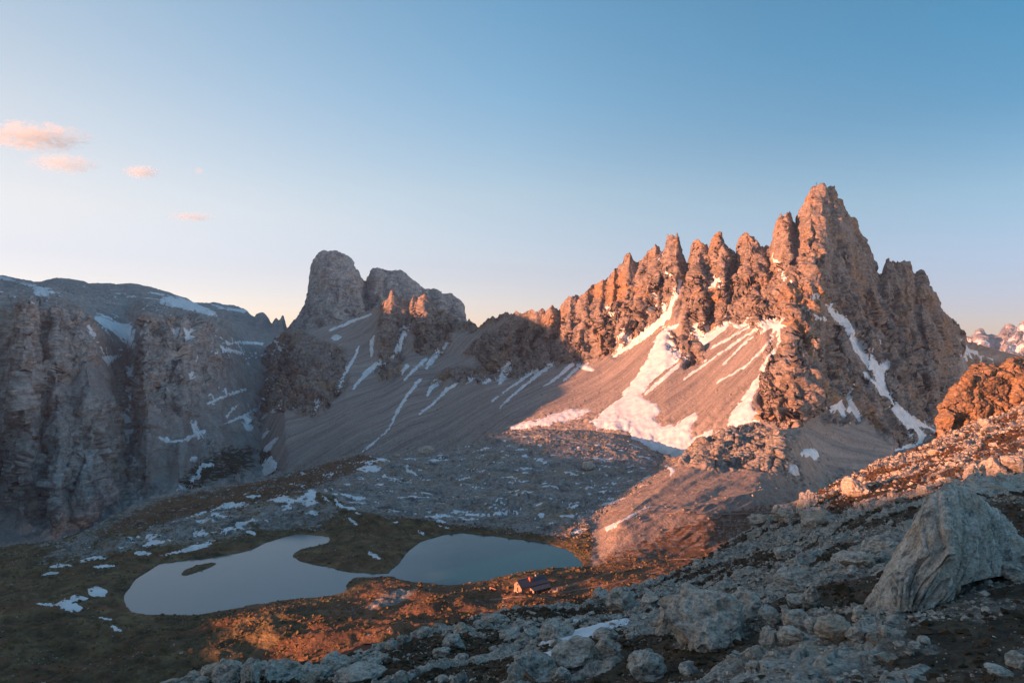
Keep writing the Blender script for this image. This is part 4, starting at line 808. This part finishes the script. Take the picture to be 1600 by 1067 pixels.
for a_ in [
    (1108, 1006, 122, 86, 0, 'massive dark grey boulder, the largest at bottom centre', .4, 1.2, 0),
    (1172, 968, 60, 48, 2, 'blocky grey rock leaning on the right of the largest boulder', .9, 1, 0),
    (1052, 985, 50, 60, 4, 'grooved grey rock on the left of the largest boulder', 2, 1, .5),
    (972, 952, 42, 38, 1, 'pointed dark grey boulder on the edge above the orange grass', 1.0, 1, .2),
    (872, 1000, 50, 34, 3, 'rounded pale grey boulder behind the snow strip', .5, 1, -.2),
    (829, 986, 22, 18, 5, 'small bluish boulder left of the rounded pale one', .5, 1, 0),
    (902, 1034, 74, 42, 6, 'broad cracked boulder between the two near snow strips', 2.5, 1, -.1),
    (947, 1000, 36, 22, 7, 'grey boulder at the right end of the near snow strip', .5, 1, 0),
    (950, 1018, 34, 26, 2, 'pale boulder under the end of the near snow strip', 3.5, 1, 0),
    (1012, 1060, 56, 46, 1, 'blocky pale boulder with a flat front at the bottom centre', .1, 1, 0),
    (1078, 1052, 28, 18, 3, 'small rounded violet-grey boulder on gravel', .1, 1, 0),
    (1308, 994, 58, 46, 5, 'tan boulder with a flat sloping face', 1.3, 1, -.4),
    (1348, 968, 24, 22, 4, 'squarish grey stone on the right of the tan boulder', .3, 1, 0),
    (1345, 996, 36, 28, 6, 'whitish angular rock in front of the squarish grey stone', .9, 1, 0),
    (1270, 947, 26, 36, 2, 'upright beige block left of the slab', .2, 1, .1),
    (1250, 914, 56, 22, 0, 'flat bluish slab rock with a shadowed underside', .6, 1, -.12),
    (1206, 976, 36, 34, 7, 'dark rounded rock in the boulder hollow', .6, 1, 0),
    (1244, 980, 50, 36, 3, 'brownish rock in the middle of the boulder hollow', 2.6, 1, 0),
    (1272, 986, 24, 26, 1, 'narrow grey rock beside the tan boulder', 1.6, 1, 0),
    (1206, 1006, 30, 28, 4, 'bluish rock at the left of the boulder hollow', 1.1, 1, 0),
    (1242, 1006, 46, 30, 5, 'pale faceted rock in front of the boulder hollow', 2.1, 1, 0),
    (1252, 946, 38, 24, 6, 'light blue-grey rock above the boulder hollow', 1.9, 1, 0),
    (1385, 993, 18, 18, 1, 'small light stone in front of the slab', 1.9, 1, 0),
    (1366, 1000, 20, 16, 0, 'small grey stone beside the whitish angular rock', .9, 1, 0),
    (1400, 942, 24, 14, 2, 'loose block under the left foot of the slab', .4, 1, 0),
    (1262, 800, 30, 38, 0, 'pinkish upright boulder on the slope edge', .3, 1, .5),
    (1232, 812, 42, 26, 1, 'dark grey boulder left of the pinkish one on the edge', 2.3, 1, 0),
    (1340, 772, 42, 32, 3, 'lichen-grey boulder sitting on the slope edge', 1.3, 1, 0),
    (1386, 792, 30, 18, 4, 'low grey rock below the slope edge', 2.2, 1, -.4),
    (1556, 742, 36, 40, 6, 'rugged pink boulder on the sunlit slope', 0, 1, .3),
    (1590, 737, 44, 34, 7, 'large pale rounded boulder at the right frame edge', 2, 1, .2),
    (1520, 752, 22, 30, 2, 'pointed pink rock on the sunlit slope', 0, 1, 0),
    (1497, 762, 28, 18, 5, 'low pink rock beside the pointed one', 0.7, 1, 0),
    (1448, 772, 24, 18, 3, 'small pink rock above the slab tip', 1.7, 1, 0),
    (1543, 665, 22, 12, 1, 'pale stone at the foot of the orange cliff', 1.7, 1, 0),
    (1462, 710, 18, 10, 5, 'flat white stone on the rust-coloured slope', 1.7, 1, 0),
    (1352, 884, 60, 22, 0, 'low light slab rock left of the big slab', 3.0, 1, -.1),
    (1380, 858, 56, 22, 2, 'pale flat rock touching the left flank of the slab', 1.2, 1, -.15),
    (1325, 876, 44, 12, 4, 'thin layered rock shelf left of the slab', 1.2, 1, -.1),
    (1594, 905, 40, 26, 3, 'pale boulder at the right frame edge beside the slab', .2, 1, 0),
    (1592, 1040, 30, 22, 2, 'whitish stone near the lower right corner', .9, 1, 0),
    (1570, 1056, 44, 14, 7, 'flat whitish stone in the lower right corner', .9, 1, 0),
    (1425, 1018, 16, 12, 4, 'round light stone on the dark heath', .9, 1, 0),
    (1446, 1002, 18, 10, 1, 'flat light stone on the gravel below the slab', 2.9, 1, 0),
    (1408, 1010, 16, 18, 6, 'bluish stone on the gravel below the slab', 2.0, 1, 0),
    (1292, 1030, 12, 14, 3, 'small upright white stone on the gravel', 0, 1, 0),
    (352, 1072, 50, 40, 0, 'dark crag at the lower left end of the slope edge', .5, 1, -.2),
    (392, 1070, 34, 46, 4, 'sharp bluish crag tooth at the lower left', 1.5, 1, .2),
    (436, 1064, 60, 30, 2, 'dark crag behind the crag tooth', 2.5, 1, 0),
    (522, 1046, 42, 28, 3, 'rounded blue-grey boulder on the lower slope edge', 1, 1, 0),
    (490, 1056, 50, 26, 6, 'broad grey boulder left of the rounded one', 2, 1, 0),
    (580, 1044, 36, 24, 7, 'grey boulder beside the dark turf hump', 2.8, 1, 0),
    (560, 1068, 80, 26, 5, 'wide blue-grey rock at the bottom edge', 2.8, 1, 0),
    (626, 1066, 22, 20, 1, 'small pale rounded boulder standing in the turf', .2, 1, 0),
    (612, 1016, 24, 16, 4, 'grey rock on the slope edge above the turf hump', 1.2, 1, 0),
    (722, 992, 24, 20, 2, 'dark blocky rock on the slope edge', 1.2, 1, 0),
    (710, 1014, 36, 22, 0, 'pointed pale rock below the dark blocky one', 2.2, 1, 0),
    (690, 1024, 34, 14, 6, 'low grey rock left of the pointed pale one', .2, 1, 0),
    (750, 978, 22, 14, 5, 'light grey rock on the slope edge, left of centre', .8, 1, 0),
    (775, 974, 44, 16, 7, 'long grey rock on the slope edge', .1, 1, 0),
    (800, 996, 38, 14, 3, 'light flat rock behind the turf', .1, 1, 0),
    (806, 1062, 28, 34, 4, 'brownish upright rock at the bottom edge', .1, 1, 0),
    (838, 1056, 70, 34, 0, 'cluster-like cracked boulder at the bottom edge', 1.1, 1, 0),
    (878, 1066, 30, 26, 1, 'small faceted boulder right of the cracked one', 3.1, 1, 0),
    (1462, 905, 0, 0, 0, None, 0, 0, 0)]:
    if a_[5]: boulder(a_[0], a_[1], a_[2], a_[3], a_[4], a_[5], None, True, a_[6], a_[7], a_[8])
# boulders nothing tells apart, on the rocky belts of the slope
vis = [(i, c) for i in range(0, len(L1.v), 2) for c in range(0, len(L1.px), 2) if 0.9 < L1.v[i] < 3.97 and 280 < L1.x2[i, c] < 1605 and L1.y2[i, c] < 1070]
wgt = np.array([rockm[i, c] * .9 + .08 for i, c in vis]); wgt /= wgt.sum()
for n, q in enumerate(rng.choice(len(vis), 190, replace=False, p=wgt)):
    i, c = vis[q]; sz = rng.lognormal(1.95, .5); 
    boulder(L1.x2[i, c], L1.y2[i, c], sz * 1.5, sz * rng.uniform(.6, 1.0), n, 'grey rock among many alike on the stony near slope', 'small boulders strewn over the near slope', False)
# ------------------------------------------------------------------ loose stones, too many to count
def scatter(L, name, label, count, weight, size, vr, mat, flat=.7):
    cand = np.argwhere((L.V > vr[0]) & (L.V < vr[1]) & (weight > .02))
    wt_ = weight[cand[:, 0], cand[:, 1]] * L.P[..., 1][cand[:, 0], cand[:, 1]] ** .6; wt_ = wt_ / wt_.sum()
    pick = cand[rng.choice(len(cand), count, p=wt_)]
    V0, F0 = ICO0; n = len(V0)
    base = L.P[pick[:, 0], pick[:, 1]]
    sz = size(base[:, 1], rng.lognormal(0, .5, count))
    R = rng.normal(size=(count, 3, 3)); R, _ = np.linalg.qr(R)
    VV = V0[None] * rng.uniform(.55, 1.2, (count, n, 3)) * np.stack([rng.uniform(.8, 1.5, count), np.ones(count), rng.uniform(.6, 1, count)], -1)[:, None]
    VV = np.einsum('kij,knj->kni', R, VV) * sz[:, None, None]; VV[..., 2] *= flat
    off = rng.normal(0, 1, (count, 3)) * (L.P[..., 1][pick[:, 0], pick[:, 1]] / 1400)[:, None]; off[:, 2] = 0
    VV += (base + off)[:, None] + np.array([0, 0, 1]) * (sz * .18)[:, None, None]
    FF = (F0[None] + (np.arange(count) * n)[:, None, None]).reshape(-1, 3)
    put(name, mesh_from(name, VV.reshape(-1, 3), FF, mat, None, False), 'stuff', label)
_b = bmesh.new(); bmesh.ops.create_cube(_b, size=1.25); bmesh.ops.triangulate(_b, faces=_b.faces)
ICO0 = (np.array([v.co[:] for v in _b.verts]), np.array([[v.index for v in f.verts] for f in _b.faces])); _b.free()
stone_mid = rock_material('rubble_rock', 0.8, rock=((.14, .14, .14), (.34, .31, .28), (.36, .27, .19)))
scatter(L1, 'stones', 'loose grey stones and gravel on the near slope', 38000, np.clip(rockm * .5 + L1.mask[..., 0] * .8 + .10, 0, 1) * np.clip(.25 + 1.6 * sstep(-.1, .5, fbm(L1.P, 3.5, 3, 125)), 0, 2), lambda D, r: np.clip(r ** 1.25 * .062 * (D / 40) ** .75, .03, 1.3), (.95, 4.0), stone_grey)
scatter(L2, 'stones', 'rubble of the boulder field behind the lakes', 8000, np.clip(rockf * (.3 + patch) + spur * .06 + ridgeL * .2, 0, 1) * land, lambda D, r: r * .55, (1.4, 4.0), stone_mid)
scatter(L3, 'stones', 'blocks fallen on the scree', 4500, sc1 * np.interp(L3.V, [1, 1.25, 1.7, 2], [1, .5, .2, .1]), lambda D, r: r * .6, (1.0, 2.0), stone_mid)
def turf_material(name, a_, b_, S_):
    m = M(name, .95, .1); m.col(m.mix(m.ramp(m.noise(1 / S_, 4, .6, m.pos()), [(.4, 0.0), (.6, 1.0)]), a_, b_)); return m.m
tm1 = turf_material('tussock', (.11, .10, .05), (.19, .12, .06), 6); tm2 = turf_material('heath', (.05, .042, .026), (.13, .075, .045), 2)
scatter(L2, 'grass', 'tussocks of brown alpine grass around the lakes', 15000, np.clip(turf * land * (.15 + sstep(-.2, .4, fbm(L2.P, 12, 3, 126))), 0, 1), lambda D, r: np.clip(r * .42, .2, 1.3), (0, 3.2), tm1, .75)
scatter(L2, 'stones', 'small stones lying in the grass around the lakes', 2500, turf * land * sstep(.0, .5, fbm(L2.P, 16, 3, 127)), lambda D, r: np.clip(r * .28, .1, 1.2), (0, 3.2), stone_mid)
scatter(L1, 'grass', 'cushions of dark heath and dry grass on the near slope', 14000, np.clip(L1.mask[..., 1] + L1.mask[..., 2] * .7, 0, 1), lambda D, r: np.clip(r * .12 * (D / 40) ** .7, .05, .8), (.95, 4.0), tm2, .7)
boulder(921, 732, 20, 14, 3, 'orange-lit boulder standing in the shaded boulder field', None, True, .2, 1, 0, 1)
boulder(664, 706, 26, 13, 5, 'pale pointed boulder on the crest in front of the scree', None, True, .2, 1, -.3, 1)
boulder(620, 714, 11, 6, 2, 'small bright pinkish block on the crest', None, True, .2, 1, 0, 1)
boulder(247, 834, 7, 8, 4, 'tiny pinkish block on the tan slope left of the lakes', None, True, .2, 1, 0, 1)

# ================================================================== outcrops with a shape of their own
def outcrop(name, label, cat, px0, px1, st, gl, rows, mat, fn, mask=None):
    pxa = np.arange(px0, px1 + st, st)
    L = Loft(px0, px1, st, [g if not callable(g) else g(pxa) for g in gl], rows, smooth=2)
    fn(L); L.sync()
    if mask: L.mask[...] = mask
    L.build(name, mat, None, label, cat)
    return L
slab_rock = rock_material('banded_slab_rock', 0.07, bump=.6, rock=((.13, .125, .12), (.52, .46, .39), (.52, .37, .26)), tilt=(0, math.radians(-32.7), 0))
Ds = ground(1450, 946, 0)[0][1]
def slab_fn(L):
    P = L.P; x2, y2 = L.x2, L.y2
    c = (x2 * .60 + y2 * .80 * .62) * Ds / F * 1.0        # across the beds, which climb to the right
    cc = P[..., 0] * .80 + P[..., 2] * -.60 * -1 * -1
    cc = P[..., 0] * .84 - P[..., 2] * .54
    cc = cc + fbm(P, 3.5, 2, 501) * .35
    al = P[..., 0] * .54 + P[..., 2] * .84
    w_ = np.interp(L.V, [0, .4, 2.2, 3, 4], [.6, 1, 1, .5, 1])
    crv = .9 * np.exp(-np.abs(pn(cc / .9, al / 9, 0 * cc, 508)) / .07) + .6 * np.exp(-np.abs(pn(cc / .4, al / 5, 0 * cc, 509)) / .09)
    g1 = 1 - 2 * np.abs(pn(cc / 1.0, al / 9, 0 * cc, 502)); g2 = 1 - 2 * np.abs(pn(cc / .42, al / 6, P[..., 1] / 5, 503)); g3 = 1 - 2 * np.abs(pn(cc / .2, al / 1.2, P[..., 1], 504))
    q = np.stack([cc, al / 3, P[..., 1]], -1); f1, j1 = facet(q, .9, 505); f2, j2 = facet(q, .35, 506)
    L.disp((g1 * .38 + g2 * .34 + g3 * .08 + f1 * .05 + f2 * .08 - (1 - j1) * .1 - crv * .40 + fbm(P, .5, 4, 507) * .07) * w_)
top_s = [(1360,950),(1366,930),(1376,908),(1392,880),(1408,852),(1424,830),(1440,806),(1448,788),(1458,776),(1470,766),(1480,759),(1492,757),(1502,764),(1516,772),(1530,782),(1548,792),(1566,806),(1580,824),(1592,842),(1604,862),(1612,880)]
bas_s = [(1360,954),(1380,950),(1420,948),(1450,945),(1480,946),(1492,938),(1500,905),(1520,898),(1550,892),(1575,888),(1612,884)]
def lin(tab, px, D, dpy=0): 
    a = np.array(tab, float); return world(px, np.interp(px, a[:, 0], a[:, 1]) + dpy, D)
Df = lambda px: np.interp(px, [1360, 1400, 1480, 1500, 1560, 1612], [Ds + 1.5, Ds - .2, Ds - .2, Ds + .8, Ds + 3.0, Ds + 5.5])
outcrop('rock_outcrop', 'huge pale slab of tilted, deeply grooved rock at right', 'rock outcrop', 1360, 1612, .9,
    [lambda px: lin(bas_s, px, Df(px) - .3, 10),
     lambda px: lin(bas_s, px, Df(px)),
     lambda px: lin([(a, (b * .5 + np.interp(a, [q[0] for q in bas_s], [q[1] for q in bas_s]) * .5)) for a, b in top_s], px, Df(px) + np.interp(px, [1360, 1400, 1480, 1520, 1612], [1, 1.2, .2, 1.6, 3])),
     lambda px: lin(top_s, px, Df(px) + np.interp(px, [1360, 1400, 1480, 1520, 1612], [2, 3.0, 3.2, 4.0, 5])),
     lambda px: lin(top_s, px, Df(px) + 5.5, 22), lambda px: lin(top_s, px, Df(px) + 8, 130)], [4, 90, 90, 10, 10], slab_rock, slab_fn)
D2 = ground(1560, 800, 0)[0][1]
def slab2_fn(L):
    P = L.P; cc = P[..., 2] * 1.0 - P[..., 0] * .15 + fbm(P, 3, 3, 511) * .6
    f1, j1 = facet(P * np.array([.5, 1, 1]), 1.4, 512, 1.5)
    L.disp(((1 - 2 * np.abs(pn(cc / .9, P[..., 0] / 7, 0 * cc, 513))) * .4 + f1 * .45 + fbm(P, 1.2, 4, 514) * .25) * np.interp(L.V, [0, .4, 1, 2], [.6, 1, .8, 1]))
outcrop('rock_outcrop', 'dark blue-grey layered outcrop behind the huge slab', 'rock outcrop', 1490, 1640, 1.2,
    [lambda px: lin([(1490, 798), (1520, 800), (1560, 815), (1640, 830)], px, D2 + 2 + 0 * px, 8),
     lambda px: lin([(1490, 780), (1520, 785), (1560, 800), (1640, 810)], px, D2 + 4 + 0 * px),
     lambda px: lin([(1490, 774), (1505, 760), (1525, 748), (1560, 744), (1600, 742), (1640, 740)], px, D2 + 16 + 0 * px),
     lambda px: lin([(1490, 780), (1520, 765), (1640, 760)], px, D2 + 26 + 0 * px, 20)], [4, 60, 10], stone_grey, slab2_fn)
stone_orange = rock_material('ochre_rock', 0.5, rock=((.17, .12, .085), (.30, .20, .13), (.36, .20, .11)))
def cliff_fn(L):
    cliff_noise(L, np.interp(L.V, [0, 1, 2, 3], [.6, 1, .7, 1]), 16, 521, 3.0, .8, .45); L.sync()
    cliff_noise(L, np.interp(L.V, [0, 1, 2, 3], [.6, 1, .6, 1]), 3.5, 523, .55, .9, .35)
outcrop('rock_outcrop', 'orange sunlit cliff of rounded ledges at the right frame edge', 'rock outcrop', 1464, 1680, 1.1,
    [lambda px: lin([(1464, 690), (1500, 700), (1600, 660), (1680, 640)], px, 268 + (px - 1464) * .06, 12),
     lambda px: lin([(1464, 684), (1480, 670), (1520, 655), (1600, 632), (1680, 605)], px, 272 + (px - 1464) * .06),
     lambda px: lin([(1464, 676), (1474, 630), (1490, 610), (1510, 590), (1540, 588), (1570, 590), (1600, 585), (1680, 570)], px, 279 + (px - 1464) * .05),
     lambda px: lin([(1464, 672), (1468, 655), (1474, 632), (1480, 615), (1492, 606), (1504, 598), (1507, 583), (1514, 580), (1530, 577), (1545, 573), (1560, 574), (1572, 568), (1578, 558), (1590, 554), (1604, 553), (1640, 545), (1680, 540)], px, 290 + (px - 1464) * .06),
     lambda px: lin([(1464, 690), (1500, 620), (1600, 570), (1680, 560)], px, 310 + (px - 1464) * .06, 10)], [4, 50, 60, 8], stone_orange, cliff_fn)

# ================================================================== paths
path_m = M('trodden_gravel', .95, .1); pp = path_m.pos(); path_m.col(path_m.ramp(path_m.noise(.9, 5, .7, pp), [(.35, (.20, .14, .11)), (.65, (.34, .25, .20))])); path_m.bump(path_m.noise(3, 4, .7, pp), .5, .2)
def path(pts, width, li_=1, label=None):
    pts = np.array(pts, float); t = np.r_[0, np.cumsum(np.hypot(*np.diff(pts, axis=0).T))]; n = int(t[-1] / 4) + 2
    tt = np.linspace(0, t[-1], n); X_ = np.interp(tt, t, pts[:, 0]); Y_ = np.interp(tt, t, pts[:, 1])
    G = np.array([ground(a, b, li_)[0] for a, b in zip(X_, Y_)])
    for _ in range(3): G[1:-1] = (G[:-2] + G[1:-1] * 2 + G[2:]) / 4
    T_ = np.gradient(G, axis=0); T_[:, 2] = 0; T_ /= np.linalg.norm(T_, axis=1, keepdims=True) + 1e-9
    S_ = np.stack([T_[:, 1], -T_[:, 0], 0 * T_[:, 0]], -1); wv_ = width * (.75 + .5 * rng.random(n))[:, None]
    V_ = np.concatenate([np.stack([G + S_ * wv_ * k_ / 2 + np.array([0, 0, .32 - .5 * k_ * k_]) for k_ in (-1, -.5, 0, .5, 1)], 1)])
    put('path', mesh_from('path', V_.reshape(-1, 3), grid_faces(n, 5)[:, ::-1], path_m.m), 'structure', label)
path([(856, 919), (880, 916), (910, 908), (940, 898), (975, 890), (1010, 880), (1050, 873), (1090, 872)], 2.2)
path([(870, 926), (920, 918), (970, 908), (1030, 892), (1080, 882)], 1.6)
path([(760, 936), (820, 930), (880, 936)], 1.4)
path([(945, 800), (1000, 800), (1060, 801), (1120, 802), (1180, 800), (1212, 799)], 1.8)

# ================================================================== the hut by the smaller lake
def simple(name, c, rough=.8, var=.25, sc_=2.0):
    m = M(name, rough, .3); m.col(m.mix(1.0, c, m.ramp(m.noise(sc_, 4, .6, m.pos()), [(.3, 1 - var), (.7, 1 + var)]), 'MULTIPLY')); return m.m
wall_m = simple('hut_render', (.36, .25, .18)); wood_m = simple('dark_boards', (.06, .04, .03)); roof_m = simple('grey_sheet_roof', (.085, .095, .11), .6)
red_m = simple('red_paint', (.50, .14, .09)); glass_m = simple('window_glass', (.02, .025, .03), .15); stone_m = simple('pale_stone', (.4, .36, .32))
def prism(bm, prof, x0, x1):
    """extrudes a y,z outline along x"""
    a = [bm.verts.new((x0, y, z)) for y, z in prof]; b = [bm.verts.new((x1, y, z)) for y, z in prof]
    n = len(prof); bm.faces.new(a[::-1]); bm.faces.new(b)
    for i in range(n): bm.faces.new((a[i], a[(i + 1) % n], b[(i + 1) % n], b[i]))
def box(bm, x0, x1, y0, y1, z0, z1): prism(bm, [(y0, z0), (y1, z0), (y1, z1), (y0, z1)], x0, x1)
def piece(name, fn, mat, parent, label=None, bev=0):
    bm = bmesh.new(); fn(bm); bmesh.ops.recalc_face_normals(bm, faces=bm.faces)
    if bev: bmesh.ops.bevel(bm, geom=bm.edges[:], offset=bev, segments=1, affect='EDGES')
    me = bpy.data.meshes.new(name); bm.to_mesh(me); bm.free(); me.materials.append(mat)
    o = bpy.data.objects.new(name, me); C.objects.link(o); o.parent = parent
    if label: o['label'] = label
    return o
G0 = ground(829, 921, 1)[0]
hut = bpy.data.objects.new('mountain_hut', None); C.objects.link(hut); hut.location = (G0[0], G0[1] + 4, G0[2] + .1); hut.rotation_euler = (0, 0, math.radians(33))
hut['label'] = 'small stone hut with grey gable roof and sunlit end wall beside the smaller lake'; hut['category'] = 'hut'
hl = 7.0
piece('wall', lambda b: prism(b, [(-3, -2.5), (3, -2.5), (3, 2.4), (0, 4.5), (-3, 2.4)], -hl, hl), wall_m, hut)
def roof_fn(b):
    for sgn in (-1, 1):
        prism(b, [(0, 4.54), (0, 4.78), (sgn * 3.7, 2.2), (sgn * 3.7, 1.96)], -hl - .6, hl + .5)
roof = piece('roof', roof_fn, roof_m, hut)
piece('ridge_cap', lambda b: box(b, -hl - .6, hl + .5, -.14, .14, 4.74, 4.86), roof_m, roof)
piece('dormer', lambda b: prism(b, [(-1.9, 3.0), (-.5, 3.0), (-.5, 5.0), (-1.2, 5.5), (-1.9, 5.0)], -1.6, .2), red_m, roof, 'red dormer block rising through the roof')
piece('chimney', lambda b: box(b, 2.6, 3.4, -.4, .4, 4.2, 5.5), stone_m, roof)
piece('annex', lambda b: prism(b, [(-6.4, -2.5), (-3.02, -2.5), (-3.02, 1.8), (-6.4, 1.1)], -2.6, hl - .4), wall_m, hut, 'low lean-to annex with a dark boarded front')
piece('annex_roof', lambda b: prism(b, [(-6.9, 1.02), (-3.03, 1.84), (-3.03, 1.93), (-6.9, 1.16)], -3.0, hl), roof_m, hut)
piece('board_front', lambda b: box(b, -2.5, hl - .5, -6.52, -6.43, -1.2, .95), wood_m, hut)
for xw in (-.9, 1.6, 4.2):
    f_ = piece('window', lambda b: box(b, xw - .45, xw + .45, -6.6, -6.53, -.1, .9), wall_m, hut); piece('pane', lambda b: box(b, xw - .36, xw + .36, -6.63, -6.605, 0, .8), glass_m, f_)
dr = piece('door', lambda b: box(b, -hl - .07, -hl - .01, -.4, .6, -.6, 1.5), wood_m, hut); piece('handle', lambda b: box(b, -hl - .13, -hl - .075, -.3, -.2, .4, .5), stone_m, dr)
f_ = piece('window', lambda b: box(b, -hl - .07, -hl - .01, -.4, .4, 2.4, 3.3), wood_m, hut); piece('pane', lambda b: box(b, -hl - .1, -hl - .075, -.3, .3, 2.5, 3.2), glass_m, f_)
piece('foundation', lambda b: box(b, -hl - .15, hl + .15, -3.12, 3.12, -2.6, -.4), stone_m, hut)
G1 = ground(770, 921, 1)[0]
shed = bpy.data.objects.new('wooden_trough', None); C.objects.link(shed); shed.location = G1 + np.array([0, 0, .1]); shed.rotation_euler = (0, math.radians(12), math.radians(-20))
shed['label'] = 'low orange-lit wooden trough on the dark grass left of the hut'; shed['category'] = 'trough'
piece('box', lambda b: box(b, -1.6, 1.6, -.5, .5, 0, 1.0), simple('orange_boards', (.48, .24, .13)), shed)
piece('lid', lambda b: box(b, -1.7, 1.7, -.6, .6, 1.0, 1.12), wood_m, shed)
G1 = ground(868, 923, 1)[0]
tr = bpy.data.objects.new('stone_fountain', None); C.objects.link(tr); tr.location = G1; tr['label'] = 'small pale stone fountain by the path right of the hut'; tr['category'] = 'fountain'
piece('basin', lambda b: box(b, -.9, .9, -.5, .5, -.2, .8), stone_m, tr); piece('post', lambda b: box(b, .92, 1.25, -.2, .2, -.2, 1.7), stone_m, tr)
# summit cross
jx = int(np.argmin(np.abs(L3.px - 1275))); iv = int(np.argmin(np.abs(L3.v - 4.0))); top = L3.P[iv - 6:iv + 3, jx]; top = top[np.argmax(top[:, 2] / top[:, 1])]
cr_ = bpy.data.objects.new('summit_cross', None); C.objects.link(cr_); cr_.location = top; cr_['label'] = 'tiny summit cross on the highest peak'; cr_['category'] = 'cross'
piece('post', lambda b: box(b, -.22, .22, -.22, .22, -2, 5.2), wood_m, cr_); piece('crossbar', lambda b: box(b, -1.4, 1.4, -.18, .18, 3.4, 3.8), wood_m, cr_)

# ================================================================== clouds, far beyond the air that is built below
def cloud(px, py, wp, hp, seed, label, dens, D=9000):
    s_ = D / F; c0 = world(px, py, D)
    V, Fc = ICO3; V = V * np.array([wp * s_ / 2, wp * s_ / 3, hp * s_ / 2])
    m = bpy.data.materials.new('cloud'); m.use_nodes = True; t = m.node_tree; t.nodes.clear()
    o_ = t.nodes.new('ShaderNodeOutputMaterial'); v_ = t.nodes.new('ShaderNodeVolumePrincipled'); v_.inputs['Color'].default_value = (.92, 1, 1, 1); v_.inputs['Anisotropy'].default_value = 0.0
    tc_ = t.nodes.new('ShaderNodeTexCoord'); ln = t.nodes.new('ShaderNodeVectorMath'); ln.operation = 'LENGTH'
    mp = t.nodes.new('ShaderNodeMapping'); mp.inputs['Scale'].default_value = (2 / (wp * s_), 3 / (wp * s_), 2 / (hp * s_)); t.links.new(tc_.outputs['Object'], mp.inputs[0]); t.links.new(mp.outputs[0], ln.inputs[0])
    nz = t.nodes.new('ShaderNodeTexNoise'); nz.inputs['Scale'].default_value = 2.6; nz.inputs['Detail'].default_value = 6; nz.inputs['Roughness'].default_value = .6
    m2 = t.nodes.new('ShaderNodeMapping'); m2.inputs['Scale'].default_value = (5 / (wp * s_), 5 / (wp * s_), 5 / (wp * s_) * 2.2); m2.inputs['Location'].default_value = (seed * 3.1, seed, 0); t.links.new(tc_.outputs['Object'], m2.inputs[0]); t.links.new(m2.outputs[0], nz.inputs['Vector'])
    def mt(op, a, b):
        x = t.nodes.new('ShaderNodeMath'); x.operation = op
        for i_, q_ in enumerate((a, b)):
            if hasattr(q_, 'is_linked'): t.links.new(q_, x.inputs[i_])
            else: x.inputs[i_].default_value = q_
        return x.outputs[0]
    a_ = mt('SUBTRACT', 1.0, ln.outputs['Value']); b_ = mt('ADD', mt('MULTIPLY', a_, .55), mt('MULTIPLY', mt('SUBTRACT', nz.outputs[0], .56), 2.3))
    c_ = mt('MULTIPLY', mt('MAXIMUM', b_, 0.0), dens * 0.7); t.links.new(c_, v_.inputs['Density']); t.links.new(v_.outputs[0], o_.inputs['Volume'])
    me = mesh_from('cloud', V, Fc, m, None); o = put('cloud', me, None, label, 'cloud'); o.location = c0
cloud(52, 214, 185, 42, 1, 'largest pale pink cloud, at the upper left frame edge', .016)
cloud(100, 256, 118, 32, 2, 'second cloud, just under the largest one', .012)
cloud(221, 269, 62, 22, 3, 'small bright flat cloud right of the two larger ones', .030)
cloud(311, 267, 18, 12, 4, 'tiny cloud wisp right of the bright flat cloud', .03)
cloud(300, 339, 80, 14, 5, 'faint low cloud wisp under the others', .016)

# ================================================================== air
hz = bpy.data.materials.new('haze'); hz.use_nodes = True; t = hz.node_tree; t.nodes.clear()
o_ = t.nodes.new('ShaderNodeOutputMaterial'); v_ = t.nodes.new('ShaderNodeVolumePrincipled'); v_.inputs['Color'].default_value = (.52, .72, 1, 1)
v_.inputs['Density'].default_value = HAZE; v_.inputs['Anisotropy'].default_value = .2
t.links.new(v_.outputs[0], o_.inputs['Volume'])
bm = bmesh.new(); box(bm, -4200, 5600, -2600, 6400, -900, 620); me = bpy.data.meshes.new('haze'); bm.to_mesh(me); bm.free(); me.materials.append(hz)
put('haze', me, 'stuff', 'thin bluish air between the mountains')
